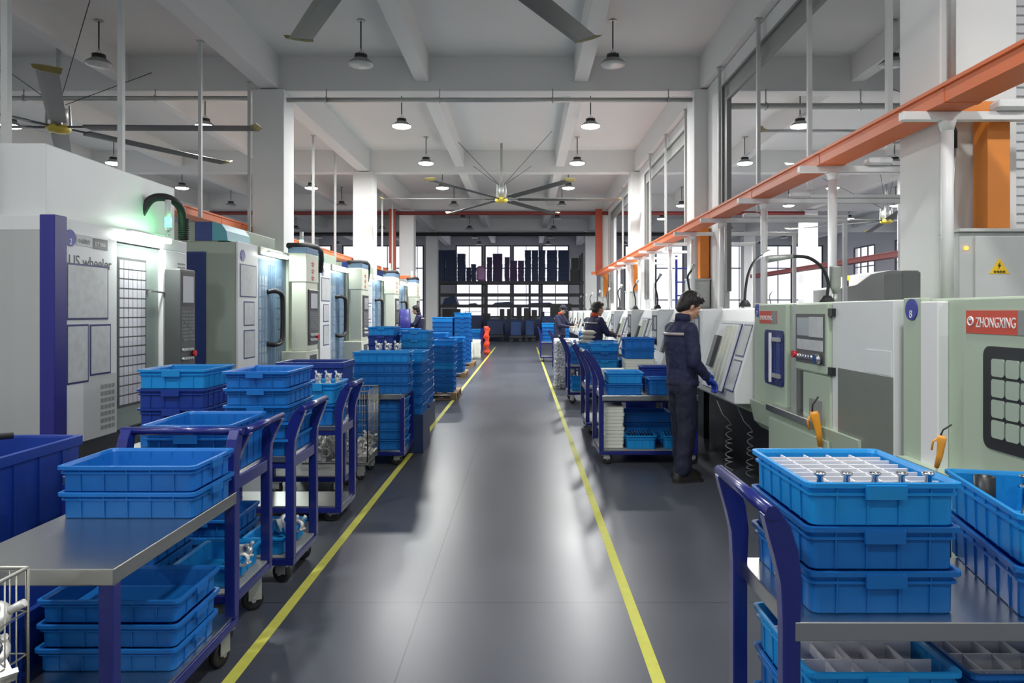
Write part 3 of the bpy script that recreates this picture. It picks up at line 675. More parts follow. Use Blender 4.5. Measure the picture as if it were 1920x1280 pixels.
# --- lathes of the other row
XR_ = 2.0
def gooseneck(o, t, base, pts, headpts, lit=False):
    q = MB(o); q.lathe([(.06, 0), (.062, .02), (.045, .05), (.03, .07)], base, 14); q.build('lamp_base', rubber, t)
    arm = MB(o).tube(smooth(pts), .014, 8).build('flexible_arm', rubber, t)
    h = MB(o).cyl(headpts[0], headpts[1], .018, 10, .032).build('lamp_head', galv, arm)
    if lit:
        MB(o).ball(headpts[1], .034).build('lamp_bulb', led_on, h)
        l = bpy.data.lights.new('lamp_light', 'POINT'); l.energy = 9; l.color = (1, 1, 1); l.shadow_soft_size = .04
        q = bpy.data.objects.new('lamp_light', l); COL.objects.link(q); q.location = Vector(headpts[1]) - Vector(o) + Vector((-.05, -.03, -.05)); q.parent = t
def lathe_boxy(y0, y1, ofs, label, badge_txt, near=False):
    """far corner at y1, near corner at y0; front face looks to -x"""
    X = XR_; o = (X + .8, (y0 + y1) / 2, 0)
    t = thing('cnc_lathe', label, 'machine tool', o)
    MB(o).box(X + .18, X + 1.1, y0 + .1, y1 - .1, 0, .56).build('base', blackm, t)
    MB(o).box(X + .04, X + 1.16, y0, y1, .56, 1.615).build('enclosure', green, t, .01)
    q = MB(o); q.prism([(X + .04, .56), (X - .02, .62), (X - .06, .80), (X + .04, .80)], 'y', y1 - 2.0, y1 - .02); q.build('splash_tray', green, t)
    st = MB(o).box(X - .10, X + .02, y1 - 1.42, y1 - .55, .78, .83).build('steel_sill', steel, t, .004)
    q = MB(o).box(X - .06, X + .04, y1 - 1.6, y1 - .5, .2, .72).build('chip_chute', green, t, .006)
    cor = MB(o).box(X - .01, X + .04, y1 - .17, y1, .62, 1.62).build('corner_strip', green, t, .005)
    badge(o, cor, X - .01, y1 - .085, 1.56, .055, badge_txt, -1)
    # sliding door with window
    dy1 = y1 - ofs; dy0 = dy1 - .62
    d_ = MB(o).box(X - .03, X + .04, dy0, dy1, .80, 1.61).build('sliding_door', green, t, .008)
    sw = .34 if not near else .40
    sg = MB(o).box(X - .034, X - .03, dy1 - .10 - sw, dy1 - .03, 1.455, 1.555).build('maker_sign', signr, d_)
    MB(o).box(X - .0345, X - .034, dy1 - .10 - sw, dy1 - .10 - sw * .66, 1.455, 1.555).build('sign_end', midg, sg)
    if not near: text('ZHONGXING', (X - .0355, dy1 - .05, 1.482), (pi / 2, 0, -pi / 2), .052, signw, sg, o, sx=.9)
    if near:
        wy1, wy0 = dy1 - .16, dy1 - .96
    else:
        wy1, wy0 = dy1 - .18, dy0 + .03
    if near: MB(o).box(X - .03, X + .04, dy0 - .6, dy0, .80, 1.61).build('door_leaf', green, t, .008)
    L1 = [Vector((X - .042, p.x, p.y)) for p in rrect((wy0 + wy1) / 2, 1.19, (wy1 - wy0) / 2, .215, 0, .04, 4)]
    L0 = [Vector((X - .03, p.x, p.y)) for p in rrect((wy0 + wy1) / 2, 1.19, (wy1 - wy0) / 2, .215, 0, .04, 4)]
    wf = MB(o).loft([L0, L1], True, True).build('window_frame', blackm if near else paperf, d_)
    q = MB(o)
    if near:
        cols = 8
        for i in range(cols):
            for k in range(4):
                a = wy1 - .055 - (i + .5) * .088; c = 1.19 + (k - 1.5) * .085
                q.loft([[Vector((X - .042, p.x, p.y)) for p in rrect(a, c, .039, .037, 0, .012, 3)], [Vector((X - .047, p.x, p.y)) for p in rrect(a, c, .039, .037, 0, .012, 3)]], True, True)
        q.build('window_panes', pane_g, wf)
    else:
        for i in range(3):
            for k in range(4): q.box(X - .045, X - .042, wy0 + .05 + i * .10, wy0 + .13 + i * .10, 1.02 + .088 * k, 1.10 + .088 * k)
        q.build('window_panes', bluep, wf)
        MB(o).box(X - .075, X - .06, (wy0 + wy1) / 2 - .012, (wy0 + wy1) / 2 + .014, 1.0, 1.385).build('window_handle', whitep, wf)
        [MB(o).box(X - .065, X - .045, wy0 + .03, (wy0 + wy1) / 2, zz, zz + .03).build('bracket', galv, wf) for zz in (1.32, 1.04)]
    if near:
        MB(o).box(X - .015, X + .04, y1 - .17 - .15, y1 - .17, .3, 1.60).build('white_edge_panel', whitep, t, .006)
        return t
    # open recess, control panel, electric cabinet
    cy1 = 5.09; cy0 = 4.56
    MB(o).box(X + .0, X + .045, dy0 - .13, dy0, .8, 1.60).build('door_track', galv, t)
    MB(o).box(X + .03, X + .046, cy1 - .1, dy0 - .13, .66, 1.56).build('recess', darkg, t)
    cy1 = 5.09; cy0 = 4.56
    MB(o).rbox(X - .06, X + .04, cy0, cy1, 1.14, 1.61, .012).build('control_head', green, t)
    MB(o).rbox(X - .04, X + .04, cy0, cy1 - .08, .62, 1.14, .012).build('control_leg', green, t)
    MB(o).box(X - .043, X - .04, cy0 + .12, cy1 - .2, .74, .96).build('coolant_pocket', midg, t)
    xf = X - .06
    cp = MB(o).box(xf - .006, xf, cy0 + .035, cy1 - .02, 1.20, 1.535).build('control_panel', darkg, t)
    MB(o).box(xf - .009, xf - .006, cy0 + .27, cy1 - .05, 1.385, 1.51).build('screen', screen, cp)
    MB(o).box(xf - .010, xf - .006, cy0 + .05, cy0 + .27, 1.38, 1.515).build('taped_note', paper, cp)
    MB(o).box(xf - .010, xf - .006, cy0 + .05, cy1 - .05, 1.29, 1.36).build('key_sheet', paper, cp)
    for k in range(6): MB(o).lathe([(.017, xf - .006), (.014, xf - .03)], (0, cy1 - .10 - .045 * k, 1.245), 12, 'x').build('knob', chrome, cp)
    MB(o).lathe([(.035, xf - .006), (.03, xf - .045)], (0, cy0 + .09, 1.24), 18, 'x').build('hand_dial', chrome, cp)
    MB(o).lathe([(.02, xf - .006), (.026, xf - .04)], (0, cy1 - .045, 1.25), 16, 'x').build('emergency_stop', redm, cp)
    MB(o).box(X - .03, X + .04, y0 - .0, cy0 - .005, .12, 1.61).build('electric_cabinet', whitem, t, .004)
    q = MB(o)
    for z in (1.52, 1.145): q.box(X - .055, X - .02, cy0 - .06, cy0 + .03, z, z + .05)
    q.build('hinge', blackm, t)
    MB(o).box(X - .036, X - .03, y0 + .0, y0 + .66, .14, 1.20).build('lower_shade_sheet', shadeg, t, .002)  # thin sheet standing in for the soft shade on the cabinet's lower half
    MB(o).box(X - .033, X - .03, y0 + .02, y0 + .30, 1.205, 1.335).build('upper_hatch', whitem, t)
    return t
shadeg = mat('shade_grey_green', (.18, .195, .17), .4, var=.05)  # shade tone for the sheet on the white lathe cabinet
pane_g = mat('pane_pale_green', (.42, .50, .40), .15, coat=.4)
midl = lathe_boxy(3.80, 6.15, .17, 'green and white lathe with small red sign behind the stacked crates', '7')
nearl = lathe_boxy(1.35, 3.74, .54, 'green lathe with black gridded window and large red maker sign', '8', True)
o = (2.8, 2.5, 0)
text('ZHONGXING', (1.965, 3.10, 1.483), (pi / 2, 0, -pi / 2), .062, signw, nearl, (2.8, 2.545, 0), sx=.66)
q = MB((2.8, 2.545, 0)); q.ring((1.964, 3.135, 1.508), .018, .004, 'x', 16); q.prism([(3.125, 1.512), (3.145, 1.512), (3.14, 1.528), (3.13, 1.528)], 'x', 1.962, 1.966); q.build('sign_emblem', signw, nearl)
o = (2.8, 4.975, 0)
gooseneck(o, midl, (2.55, 6.0, 1.615), [(2.55, 6.0, 1.66), (2.56, 6.0, 1.8), (2.50, 5.98, 1.92), (2.38, 5.96, 2.0), (2.24, 5.94, 2.01)], [(2.24, 5.94, 2.01), (2.02, 5.92, 1.985)])
q = MB(o); q.cyl((2.62, 6.0, 1.60), (2.62, 6.0, 1.70), .02, 10); q.lathe([(.02, 1.70), (.045, 1.76), (.045, 1.92), (.05, 1.93)], (2.62, 6.0, 0), 16); q.build('oil_cup', galv, midl)
tag(MB((2.74, 5.1, 1.615)).rbox(2.67, 2.80, 5.02, 5.30, 1.615, 1.84, .015).build('stabiliser_box', darkg), 'dark grey boxy unit with white switches on top of the green and white lathe', 'electrical box')

def lathe_slant(y1, label, badge_txt, lit=False):
    """lathe with a forward leaning door; far corner y1 + 2.35 .. near corner y1"""
    X = XR_; y0 = y1; y2 = y1 + 2.32; o = (X + .6, y1 + 1.16, 0)
    t = thing('cnc_lathe', label, 'machine tool', o, group='slant door lathes')
    MB(o).box(X + .20, X + 1.1, y0 + .08, y2 - .08, 0, .74).build('base', blackm, t)
    prof = [(X - .16, .74), (X - .16, .86), (X + .02, 1.46), (X + .10, 1.58), (X + 1.16, 1.60), (X + 1.16, .74)]
    q = MB(o); q.loft([[Vector((u, yy, v)) for u, v in prof] for yy in (y0, y2)], True, True); q.build('enclosure', whitem, t, .012)
    q = MB(o); q.prism([(X - .16, .86), (X + 1.0, .86), (X + 1.0, .56), (X + .25, .56), (X - .08, .70)], 'y', y0 + .1, y2 - .75); q.build('chip_tray', green, t, .01)
    a = math.atan2(.18, .60)
    def on(u, v, y, off):                    # point on the leaning face: v metres up the slope, off outward
        return Vector((X - .16 + sin(a) * v - cos(a) * off, y, .86 + cos(a) * v + sin(a) * off))
    def slab(mb, ya, yb, v0, v1, off0, off1):
        mb.loft([[on(0, v0, ya, off0), on(0, v0, yb, off0), on(0, v1, yb, off0), on(0, v1, ya, off0)], [on(0, v0, ya, off1), on(0, v0, yb, off1), on(0, v1, yb, off1), on(0, v1, ya, off1)]], True, True)
    q = MB(o); slab(q, y0 + .32, y0 + 1.0, -.06, .60, .0, .008); d1 = q.build('door_outline', paperf, t)
    q = MB(o); slab(q, y0 + .335, y0 + .985, -.05, .588, .008, .03); d2 = q.build('slant_door', whitem, d1)
    q = MB(o); slab(q, y0 + .78, y0 + .90, .14, .46, .03, .07); q.build('door_handle', darkg, d1)
    q = MB(o)
    for yy in (.42, .55, .66): slab(q, y0 + yy, y0 + yy + .02, -.03, .57, .03, .045)
    q.build('door_rib', cream, d1)
    for (v0, v1) in ((.30, .60), (-.02, .27)):
        q = MB(o); slab(q, y0 + .03, y0 + .27, v0, v1, .0, .004); f = q.build('notice_frame', paperf, t)
        q = MB(o); slab(q, y0 + .043, y0 + .257, v0 + .014, v1 - .014, .004, .006); q.build('sheet', paper, f)
    # upright control console at the far end
    c = MB(o).rbox(X - .13, X + .12, y0 + 1.30, y0 + 1.80, 1.0, 1.58, .02).build('console', whitem, t)
    MB(o).box(X - .134, X - .13, y0 + 1.36, y0 + 1.74, 1.08, 1.50).build('control_panel', darkg, c)
    MB(o).box(X - .137, X - .134, y0 + 1.56, y0 + 1.70, 1.30, 1.47).build('screen', screen, c)
    MB(o).box(X - .137, X - .134, y0 + 1.40, y0 + 1.54, 1.30, 1.47).build('note', paper, c)
    MB(o).box(X - .137, X - .134, y0 + 1.40, y0 + 1.70, 1.19, 1.27).build('keypad', lightg, c)
    MB(o).lathe([(.04, X - .134), (.035, X - .19)], (0, y0 + 1.44, 1.13), 16, 'x').build('hand_wheel', rubber, c)
    q = MB(o); q.box(X - .03, X + .3, y0 + 1.86, y2 - .05, .66, 1.56); q.build('end_cabinet', greyside, t, .01)
    badge(o, t, X - .035, y2 - .12, 1.50, .05, badge_txt, -1)
    b0 = Vector((X + .30, y0 + 1.2, 1.60))
    if lit: gooseneck(o, t, b0, [b0 + Vector(p) for p in ((0, 0, .06), (.01, 0, .2), (.03, -.02, .34), (.08, -.04, .46), (.16, -.06, .53))], [b0 + Vector((.16, -.06, .53)), b0 + Vector((.26, -.08, .575))], True)
    else: gooseneck(o, t, b0, [b0 + Vector(p) for p in ((0, 0, .06), (0, 0, .2), (-.03, 0, .34), (-.03, .02, .44), (.02, .02, .52))], [b0 + Vector((.02, .02, .52)), b0 + Vector((.06, .02, .60))])
    return t
sl = lathe_slant(6.22, 'slant door lathe the standing worker operates, bright lamp on top', 'C', True)
s2 = lathe_slant(8.64, 'slant door lathe just behind the standing worker', 'D')
WH = ['third slant door lathe, past the worker with the high crate stack', 'fourth slant door lathe, beside the red collared worker', 'fifth slant door lathe past the red collared worker', 'sixth slant door lathe of the row', 'seventh slant door lathe of the row', 'eighth slant door lathe by the capped worker', 'ninth slant door lathe near the rack', 'last slant door lathe before the rack']
for k in range(8): dup(s2, (XR_ + .6, 8.64 + 2.42 * (k + 1) + 1.16, 0), label=WH[k])
for k in range(5): dup(s2, (7.9, 9.5 + 3.1 * k, 0), rz=pi if k % 2 else 0, label=['first', 'second', 'third', 'fourth', 'fifth'][k] + ' grey lathe in the bay behind the columns, mostly hidden', group='lathes of the next bay')
# far bay round housing with amber beacon
o = (6.2, 12.4, 0); t = thing('machine_housing', 'grey rounded machine housing behind the lathe with an amber beacon', 'machine tool', o)
q = MB(o); q.prism([(5.35, 0), (7.2, 0), (7.2, 2.25), (6.2, 2.25), (5.85, 2.18), (5.6, 2.0), (5.35, 1.95)], 'y', 12.0, 13.2); q.build('housing', lightg, t, .02)
MB(o).cyl((5.5, 12.1, 1.97), (5.5, 12.1, 2.08), .015, 8).build('beacon_pole', rubber, t)
MB(o).cyl((5.5, 12.1, 2.08), (5.5, 12.1, 2.16), .035, 12).build('amber_beacon', amber_on, t)
# coiled air hoses by the standing worker
def coil(x, y, z0, z1, n, r, label):
    o = (x, y, z0); pts = []
    for k in range(n * 12 + 1):
        a = 2 * pi * k / 12; f = k / (n * 12); pts.append((x + r * cos(a) * (.7 + .5 * f), y + r * sin(a), z1 + (z0 - z1) * f + .012 * sin(a * .37)))
    m = MB(o); m.tube([(x - .1, y + .05, z1 + .22), (x - .06, y, z1 + .1), (x, y, z1 + .04)] + pts, .0045, 6)
    tag(m.build('coiled_hose', midg), label, 'air hose')
coil(1.90, 6.6, .03, .50, 8, .032, 'grey coiled air hose hanging below the worker glove')
coil(2.05, 6.45, .05, .46, 7, .032, 'grey coiled air hose on the black base, farther from the worker')
# hand-held air guns hanging on the machines
def air_gun(loc, rz, label, s_=1.0, tilt=-.25):
    t = thing('air_gun', label, 'air gun', loc, rz); t.rotation_euler = (0, tilt, rz)
    k = s_
    q = MB(); q.loft([rrect(0, 0, .012 * k, .009 * k, -.13 * k, .006 * k, 3), rrect(.004 * k, 0, .016 * k, .011 * k, -.06 * k, .008 * k, 3), rrect(0, 0, .020 * k, .013 * k, 0, .009 * k, 3), rrect(-.004 * k, 0, .024 * k, .014 * k, .035 * k, .009 * k, 3), rrect(-.004 * k, 0, .018 * k, .011 * k, .052 * k, .008 * k, 3)], True, True, True)
    q.build('grip', gun, t)
    MB().tube([(-.012 * k, 0, .05 * k), (-.006 * k, 0, .085 * k), (.03 * k, 0, .125 * k)], .0045 * k, 8).build('nozzle', rubber, t)
    MB().tube([(-.024 * k, 0, .03 * k), (-.042 * k, 0, .01 * k), (-.04 * k, 0, -.04 * k)], .006 * k, 6).build('trigger', gun, t)
    MB().tube([(0, 0, -.13 * k), (.004 * k, 0, -.16 * k), (.012 * k, 0, -.20 * k)], .006 * k, 8).build('hose_fitting', galv, t)
air_gun((1.895, 4.62, .84), radians(-10), 'orange air gun hanging by the pocket of the green and white lathe', 1.25, -.15)
# ================================================================ crates and carts
CM = {'b': crate_m, 'c': crate_c, 'n': crate_n, 'd': crate_d, 'p': crate_p}
CNAME = {'b': 'blue', 'c': 'light or lit-toned blue', 'n': 'navy', 'd': 'backlit-toned navy', 'p': 'backlit-toned purple'}
CR = {}
def crate_proto(L, W, H, c, handles=True):
    key = (round(L, 3), round(W, 3), round(H, 3), c, handles)
    if key in CR: return CR[key], False
    hx, hy = L / 2, W / 2; tp = .018; r = .022
    def R(dx, z, rr=r): return rrect(0, 0, hx - dx, hy - dx, z, rr, 3)
    hr = H * .70; e = .006
    b = MB()
    b.loft([R(tp + .004, 0), R(tp, .004), R(.017, hr - .004), R(.008, hr), R(.008, hr + .006), R(.015, hr + .009), R(.013, H - .016), R(.0, H - .014), R(0, H - .001), R(.002, H),
            R(.011, H), R(.013, H - .003), R(.017, H - .012), R(tp + .006, .012), R(tp + .012, .008)], True, True)
    # vertical ribs on the outside
    def ribs(n, L_, f):
        for k in range(n):
            u = -L_ / 2 + L_ * (k + .5) / n if n > 1 else 0
            f(u)
    nx = max(3, round(L / .085)); ny = max(3, round(W / .09))
    for sy in (1, -1):
        for k in range(1, nx):
            u = -hx + L * k / nx; y0 = sy * (hy - tp - .002); y1 = sy * (hy - .009)
            b.loft([[(u - .0025, y0, .004), (u + .0025, y0, .004), (u + .0025, sy * (hy - tp + .004), .004), (u - .0025, sy * (hy - tp + .004), .004)],
                    [(u - .0025, y0, H - .015), (u + .0025, y0, H - .015), (u + .0025, y1, H - .015), (u - .0025, y1, H - .015)]], True, True)
    for sx in (1, -1):
        for k in range(1, ny):
            u = -hy + W * k / ny; x0 = sx * (hx - tp - .002); x1 = sx * (hx - .009)
            b.loft([[(x0, u - .0025, .004), (x0, u + .0025, .004), (sx * (hx - tp + .004), u + .0025, .004), (sx * (hx - tp + .004), u - .0025, .004)],
                    [(x0, u - .0025, H - .015), (x0, u + .0025, H - .015), (x1, u + .0025, H - .015), (x1, u - .0025, H - .015)]], True, True)
    o = b.build('plastic_crate', CM[c])
    if handles:
        hw = W * .26 / 2
        for sx in (1, -1):
            h = MB(); xa, xb = sx * (hx - .008), sx * (hx + .006)
            h.loft([[(xa, -hw, H - .004), (xa, hw, H - .004), (xb, hw, H - .006), (xb, -hw, H - .006)], [(xa, -hw * .97, H * .62), (xa, hw * .97, H * .62), (xb, hw * .97, H * .64), (xb, -hw * .97, H * .64)]], True, True)
            h.build('handle', CM[c], o)
    CR[key] = o
    return o, True
def crate(x, y, z, L, W, H, c='b', rz=0, handles=True, label='', group='', name=None):
    p, fresh = crate_proto(L, W, H, c, handles)
    o = p if fresh else copy_tree(p)
    o.location = (x, y, z); o.rotation_euler = (0, 0, rz)
    tag(o, label, 'crate', group)
    return o
NUMW = {1: 'single', 2: 'two', 3: 'three', 4: 'four', 5: 'five', 6: 'six', 7: 'seven', 8: 'eight', 9: 'nine', 10: 'ten', 11: 'eleven', 12: 'twelve'}
def stack(desc, x0, x1, y0, y1, z0, n, H, cols='b', handles=True, along='x', jit=.004, group=None, rz=0.0, z1=None):
    """stack of n crates filling the footprint; cols: colour letters from the top down"""
    if z1 is not None: H = (z1 - z0) / n
    L, W = (x1 - x0, y1 - y0) if along == 'x' else (y1 - y0, x1 - x0)
    L = round(L, 2); W = round(W, 2); H = round(H, 3)
    out = []
    for k in range(n):
        idx = n - 1 - k; c = cols[min(idx, len(cols) - 1)]
        j = jit if n > 1 else 0
        lb = CNAME[c] + ' crate' + (', ' + ORD[idx] + ', ' if n > 1 else ' ') + desc
        out.append(crate((x0 + x1) / 2 + random.uniform(-j, j), (y0 + y1) / 2 + random.uniform(-j, j), z0 + k * H, L, W, H, c, (pi / 2 if along == 'y' else 0) + rz + random.uniform(-j, j) * 2, handles, lb, group or 'crates in the stack ' + desc))
    return z0 + n * H
def caster_at(t, x, y, o=(0, 0, 0), z=.14, r=.055, turn=0.0):
    M = Matrix.Translation((x, y, 0)) @ Matrix.Rotation(turn, 4, 'Z')
    q = MB(o); q.M = M; q.box(-.04, .04, -.035, .035, z - .008, z); q.box(-.05, .015, -.026, -.022, r, z - .008); q.box(-.05, .015, .022, .026, r, z - .008)
    f = q.build('caster', galv, t)
    q = MB(o); q.M = M; q.lathe([(r * .6, -.014), (r * .95, -.016), (r, -.008), (r, .008), (r * .95, .016), (r * .6, .014)], (-.025, 0, r), 18, 'y'); q.build('wheel', rubber, f)
    q = MB(o); q.M = M; q.cyl((-.025, -.03, r), (-.025, .03, r), r * .22, 10); q.lathe([(r * .58, -.010), (r * .58, .010)], (-.025, 0, r), 14, 'y'); q.build('hub', midg, f)
def cart(label, x, y, L, W, rz, zt=.70, zl=.17, handle=1.02, steel_low=False, leg=.045, lean=.07, group='blue framed shop carts', top_m=None, edge=False):
    """origin = middle of the handle end on the floor; deck runs to local -x; handle at local x=0"""
    t = thing('shop_cart', label, 'cart', (x, y, 0), rz, group)
    hw = W / 2
    def bx(name, m_, *a, bev=.003, par=t): return MB().box(*a).build(name, m_, par, bev)
    bx('top_deck', top_m or steel, -L - (.004 if edge else 0), -.03, -hw - (.004 if edge else 0), hw + (.004 if edge else 0), zt - (.052 if edge else .035), zt)
    if edge:
        bx('under_frame', frame_b, -L + .05, -.05, -hw + .05, hw - .05, zt - .075, zt - .053)
    q = MB(); q.box(-L + .01, -.01, -hw + .005, -hw + .04, zt - .07, zt - .036); q.box(-L + .01, -.01, hw - .04, hw - .005, zt - .07, zt - .036); q.box(-.045, -.005, -hw, hw, zt - .07, zt - .01); q.box(-L + .005, -L + .04, -hw + .04, hw - .04, zt - .07, zt - .036)
    if not edge: q.build('upper_rail', frame_b, t, .003)
    bx('lower_deck', steel if steel_low else midg, -L + .01, -.01, -hw + .01, hw - .01, zl - .012, zl)
    q = MB(); q.box(-L, -.0, -hw, -hw + .035, zl - .05, zl - .013); q.box(-L, 0, hw - .035, hw, zl - .05, zl - .013); q.box(-.035, 0, -hw + .035, hw - .035, zl - .05, zl - .013); q.box(-L, -L + .035, -hw + .035, hw - .035, zl - .05, zl - .013)
    q.build('lower_rail', frame_b, t, .003)
    for sy in (-1, 1):
        y0, y1 = sorted((sy * (hw + .002), sy * (hw - leg)))
        bx('leg', frame_b, -L - .001, -L + leg - .001, y0, y1, zl - .012, zt - (.052 if edge else .035))
        if handle:
            # one bent plate: leg below, curved handle post above
            pts = [(-.0, zl - .012), (0, zt), (0.0, zt + (handle - zt) * .35), (.25 * lean, zt + (handle - zt) * .62), (.6 * lean, zt + (handle - zt) * .84), (lean, handle)]
            wds = [.024, .024, .029, .033, .032, .022]
            A = []; B = []
            for i, (u, v) in enumerate(pts):
                a = Vector(pts[max(i - 1, 0)]); b_ = Vector(pts[min(i + 1, len(pts) - 1)]); d = (b_ - a).normalized(); n = Vector((d.y, -d.x)) * wds[i]
                A.append((u - .022 + n.x, v + n.y)); B.append((u - .022 - n.x, v - n.y))
            q = MB(); fc = lambda i, yy: [(A[i][0], yy[0], A[i][1]), (A[i][0], yy[1], A[i][1]), (B[i][0], yy[1], B[i][1]), (B[i][0], yy[0], B[i][1])]
            q.loft([fc(i, (y0, y1)) for i in range(len(pts))], True, True); q.build('handle_post', frame_b, t, .004)
        else:
            bx('leg', frame_b, -leg - .002, -.002, y0, y1, zl - .012, zt - .035)
    if handle: MB().cyl((lean - .022, -hw - .01, handle), (lean - .022, hw + .01, handle), .019, 16).build('handle_bar', frame_b, t)
    for sx in (-.06, -L + .07):
        for sy in (-1, 1): caster_at(t, sx, sy * (hw - .045), z=zl - .05, turn=random.uniform(-.6, .6))
    return t
# ---- tall machine side
cart('long steel topped cart carrying two shallow crates, at the picture corner', -1.545, 3.20, .98, .53, pi / 2, .75, .20, 1.01, steel_low=True, lean=.05, edge=True)
stack('on the steel cart in the picture corner', -1.80, -1.26, 2.74, 3.12, .75, 2, .103, 'b')
stack('under the steel cart top in the picture corner', -1.83, -1.29, 2.66, 3.04, .20, 3, .09, 'b')
cart('second blue cart past the long steel cart, deep crate on top', -1.33, 3.53, .80, .48, 0, .79, .25, 1.0)
stack('deep, on the second cart behind the long steel cart', -1.77, -1.355, 3.29, 3.77, .79, 1, .235, 'b', along='y')
stack('with metal parts on the second cart lower deck', -1.66, -1.37, 3.33, 3.74, .25, 1, .11, 'c', along='y')
stack('on the second cart lower deck, farther inside', -2.08, -1.72, 3.31, 3.74, .25, 2, .11, 'b', along='y')
cart('third blue cart along the yellow line under the five crate stack', -1.305, 4.28, .80, .48, 0, .73, .16, 1.0)
stack('with parts bag on the third cart by the yellow line', -1.71, -1.33, 4.03, 4.55, .73, 5, .096, 'b', along='y')
stack('alone on the third cart lower deck', -1.61, -1.36, 4.06, 4.50, .16, 1, .10, 'c', along='y')
stack('on the third cart lower deck beside the open one', -2.05, -1.66, 4.06, 4.50, .16, 2, .10, 'b', along='y')
stack('with bright open top before the black control box', -2.66, -2.18, 4.88, 5.40, .62, 4, .1325, 'cnnb', along='y')
cart('low plain cart under the bright topped crate stack', -2.14, 5.14, .60, .58, 0, .62, .16, 0)
cart('fourth blue cart beside the wire cage with light crates', -1.34, 5.46, 1.0, .45, 0, .71, .12, 1.0, steel_low=True)
stack('of white parts on the fourth cart by the wire cage', -1.66, -1.385, 5.26, 5.66, .71, 2, .155, 'cb', along='y')
stack('beside the white parts on the fourth cart', -2.03, -1.70, 5.26, 5.66, .71, 1, .12, 'b', along='y')
# navy bin with castings
def open_bin(label, x0, x1, y0, y1, z0, z1, m_, group=None, ribs=True):
    o = ((x0 + x1) / 2, (y0 + y1) / 2, z0); b = MB(o); hx, hy = (x1 - x0) / 2, (y1 - y0) / 2; cx, cy = o[0], o[1]
    R = lambda d, z: rrect(cx, cy, hx - d, hy - d, z, .03, 3)
    b.loft([R(.03, z0), R(.012, z1 - .05), R(0, z1 - .045), R(0, z1), R(.028, z1), R(.03, z1 - .01), R(.045, z0 + .02)], True, True)
    if ribs:
        n = int((x1 - x0) / .16)
        for k in range(1, n):
            u = x0 + (x1 - x0) * k / n; b.box(u - .006, u + .006, y0 + .004, y0 + .03, z0 + .01, z1 - .05); b.box(u - .006, u + .006, y1 - .03, y1 - .004, z0 + .01, z1 - .05)
        n = int((y1 - y0) / .16)
        for k in range(1, n):
            u = y0 + (y1 - y0) * k / n; b.box(x0 + .004, x0 + .03, u - .006, u + .006, z0 + .01, z1 - .05); b.box(x1 - .03, x1 - .004, u - .006, u + .006, z0 + .01, z1 - .05)
        b.box(x0 + .006, x1 - .006, y0 + .006, y0 + .03, z0 + (z1 - z0) * .45, z0 + (z1 - z0) * .45 + .015); b.box(x1 - .03, x1 - .006, y0, y1, z0 + (z1 - z0) * .45, z0 + (z1 - z0) * .45 + .015)
    t = b.build('storage_bin', m_); return tag(t, label, 'bin', group)
open_bin('large navy bin with black bar lying inside at the picture edge', -3.25, -2.30, 2.55, 3.74, .16, .905, crate_n)
open_bin('lower navy bin beneath the long steel cart by the picture edge', -2.26, -1.86, 2.1, 3.0, 0, .42, crate_n)
t = thing('pallet', 'dark pallet under the large navy bin', 'pallet', (-2.78, 3.1, 0)); MB((-2.78, 3.1, 0)).box(-3.2, -2.34, 2.6, 3.7, .10, .16).build('deck', crate_d, t)
for k in range(3): MB((-2.78, 3.1, 0)).box(-3.2, -2.34, 2.62 + .47 * k, 2.74 + .47 * k, 0, .10).build('runner', crate_d, t)
q = MB((-2.75, 3.2, .9)); q.cyl((-3.2, 3.10, .925), (-2.62, 3.66, .915), .017, 10); tag(q.build('steel_bar', rubber), 'black round bar resting across the rim of the large navy bin', 'bar')
open_bin('open navy bin behind the small upright castings', -2.10, -1.52, 6.0, 6.45, .74, 1.12, crate_n, ribs=False)
cart('low blue cart under the open navy bin', -1.50, 6.22, .64, .46, 0, .74, .17, 0)
# casting
def casting_proto():
    t = thing('casting', '', 'metal casting')
    q = MB(); q.lathe([(.030, -.018), (.046, -.018), (.050, -.010), (.050, .010), (.046, .018), (.030, .018), (.030, -.018)], (0, 0, .09), 16, 'x', caps=False)
    q.prism([(-.045, 0), (.045, 0), (.03, .07), (-.03, .07)], 'x', -.010, .010); q.box(-.03, .03, -.05, .05, 0, .014)
    q.cyl((0, .03, .13), (0, .055, .165), .012, 8); q.cyl((-.03, -.035, .11), (.03, -.035, .13), .010, 8)
    q.build('body', cast, t)
    return t
casting = casting_proto(); casting_used = [False]
def put_casting(loc, rot, label, group, s=1.0):
    if not casting_used[0]: casting_used[0] = True; c = casting
    else: c = copy_tree(casting)
    c.location = loc; c.rotation_euler = rot; c.scale = (s, s, s); tag(c, label, 'metal casting', group); return c
q = MB((-1.52, 5.46, .95)); q.loft([rrect(-1.5225, 5.46, .105 - .01 * k, .165 - .012 * k, .90 + .028 * k, .05) for k in range(4)], True, True, True)
tag(q.build('parts_bag', foil), 'pale netted bag of parts filling the light crate on the fourth cart', 'bag')
for k, lb in enumerate(('by the navy bin end', 'in the middle', 'by the aisle end')):
    put_casting((-1.60 + .078 * k, 5.55, .985), (0, 0, .9), 'small aluminium casting upright on the netted parts bag, ' + lb, 'castings on the netted parts bag', .62)
for k, (x, y) in enumerate(((-1.44, 4.42), (-1.44, 4.32), (-1.52, 4.38))):
    put_casting((x, y, .235), (1.3, .2, .5 + k), 'aluminium casting lying in the open crate on the third cart, ' + ['by the aisle wall', 'in front', 'farther inside'][k], 'castings in the open crate on the third cart', .8)
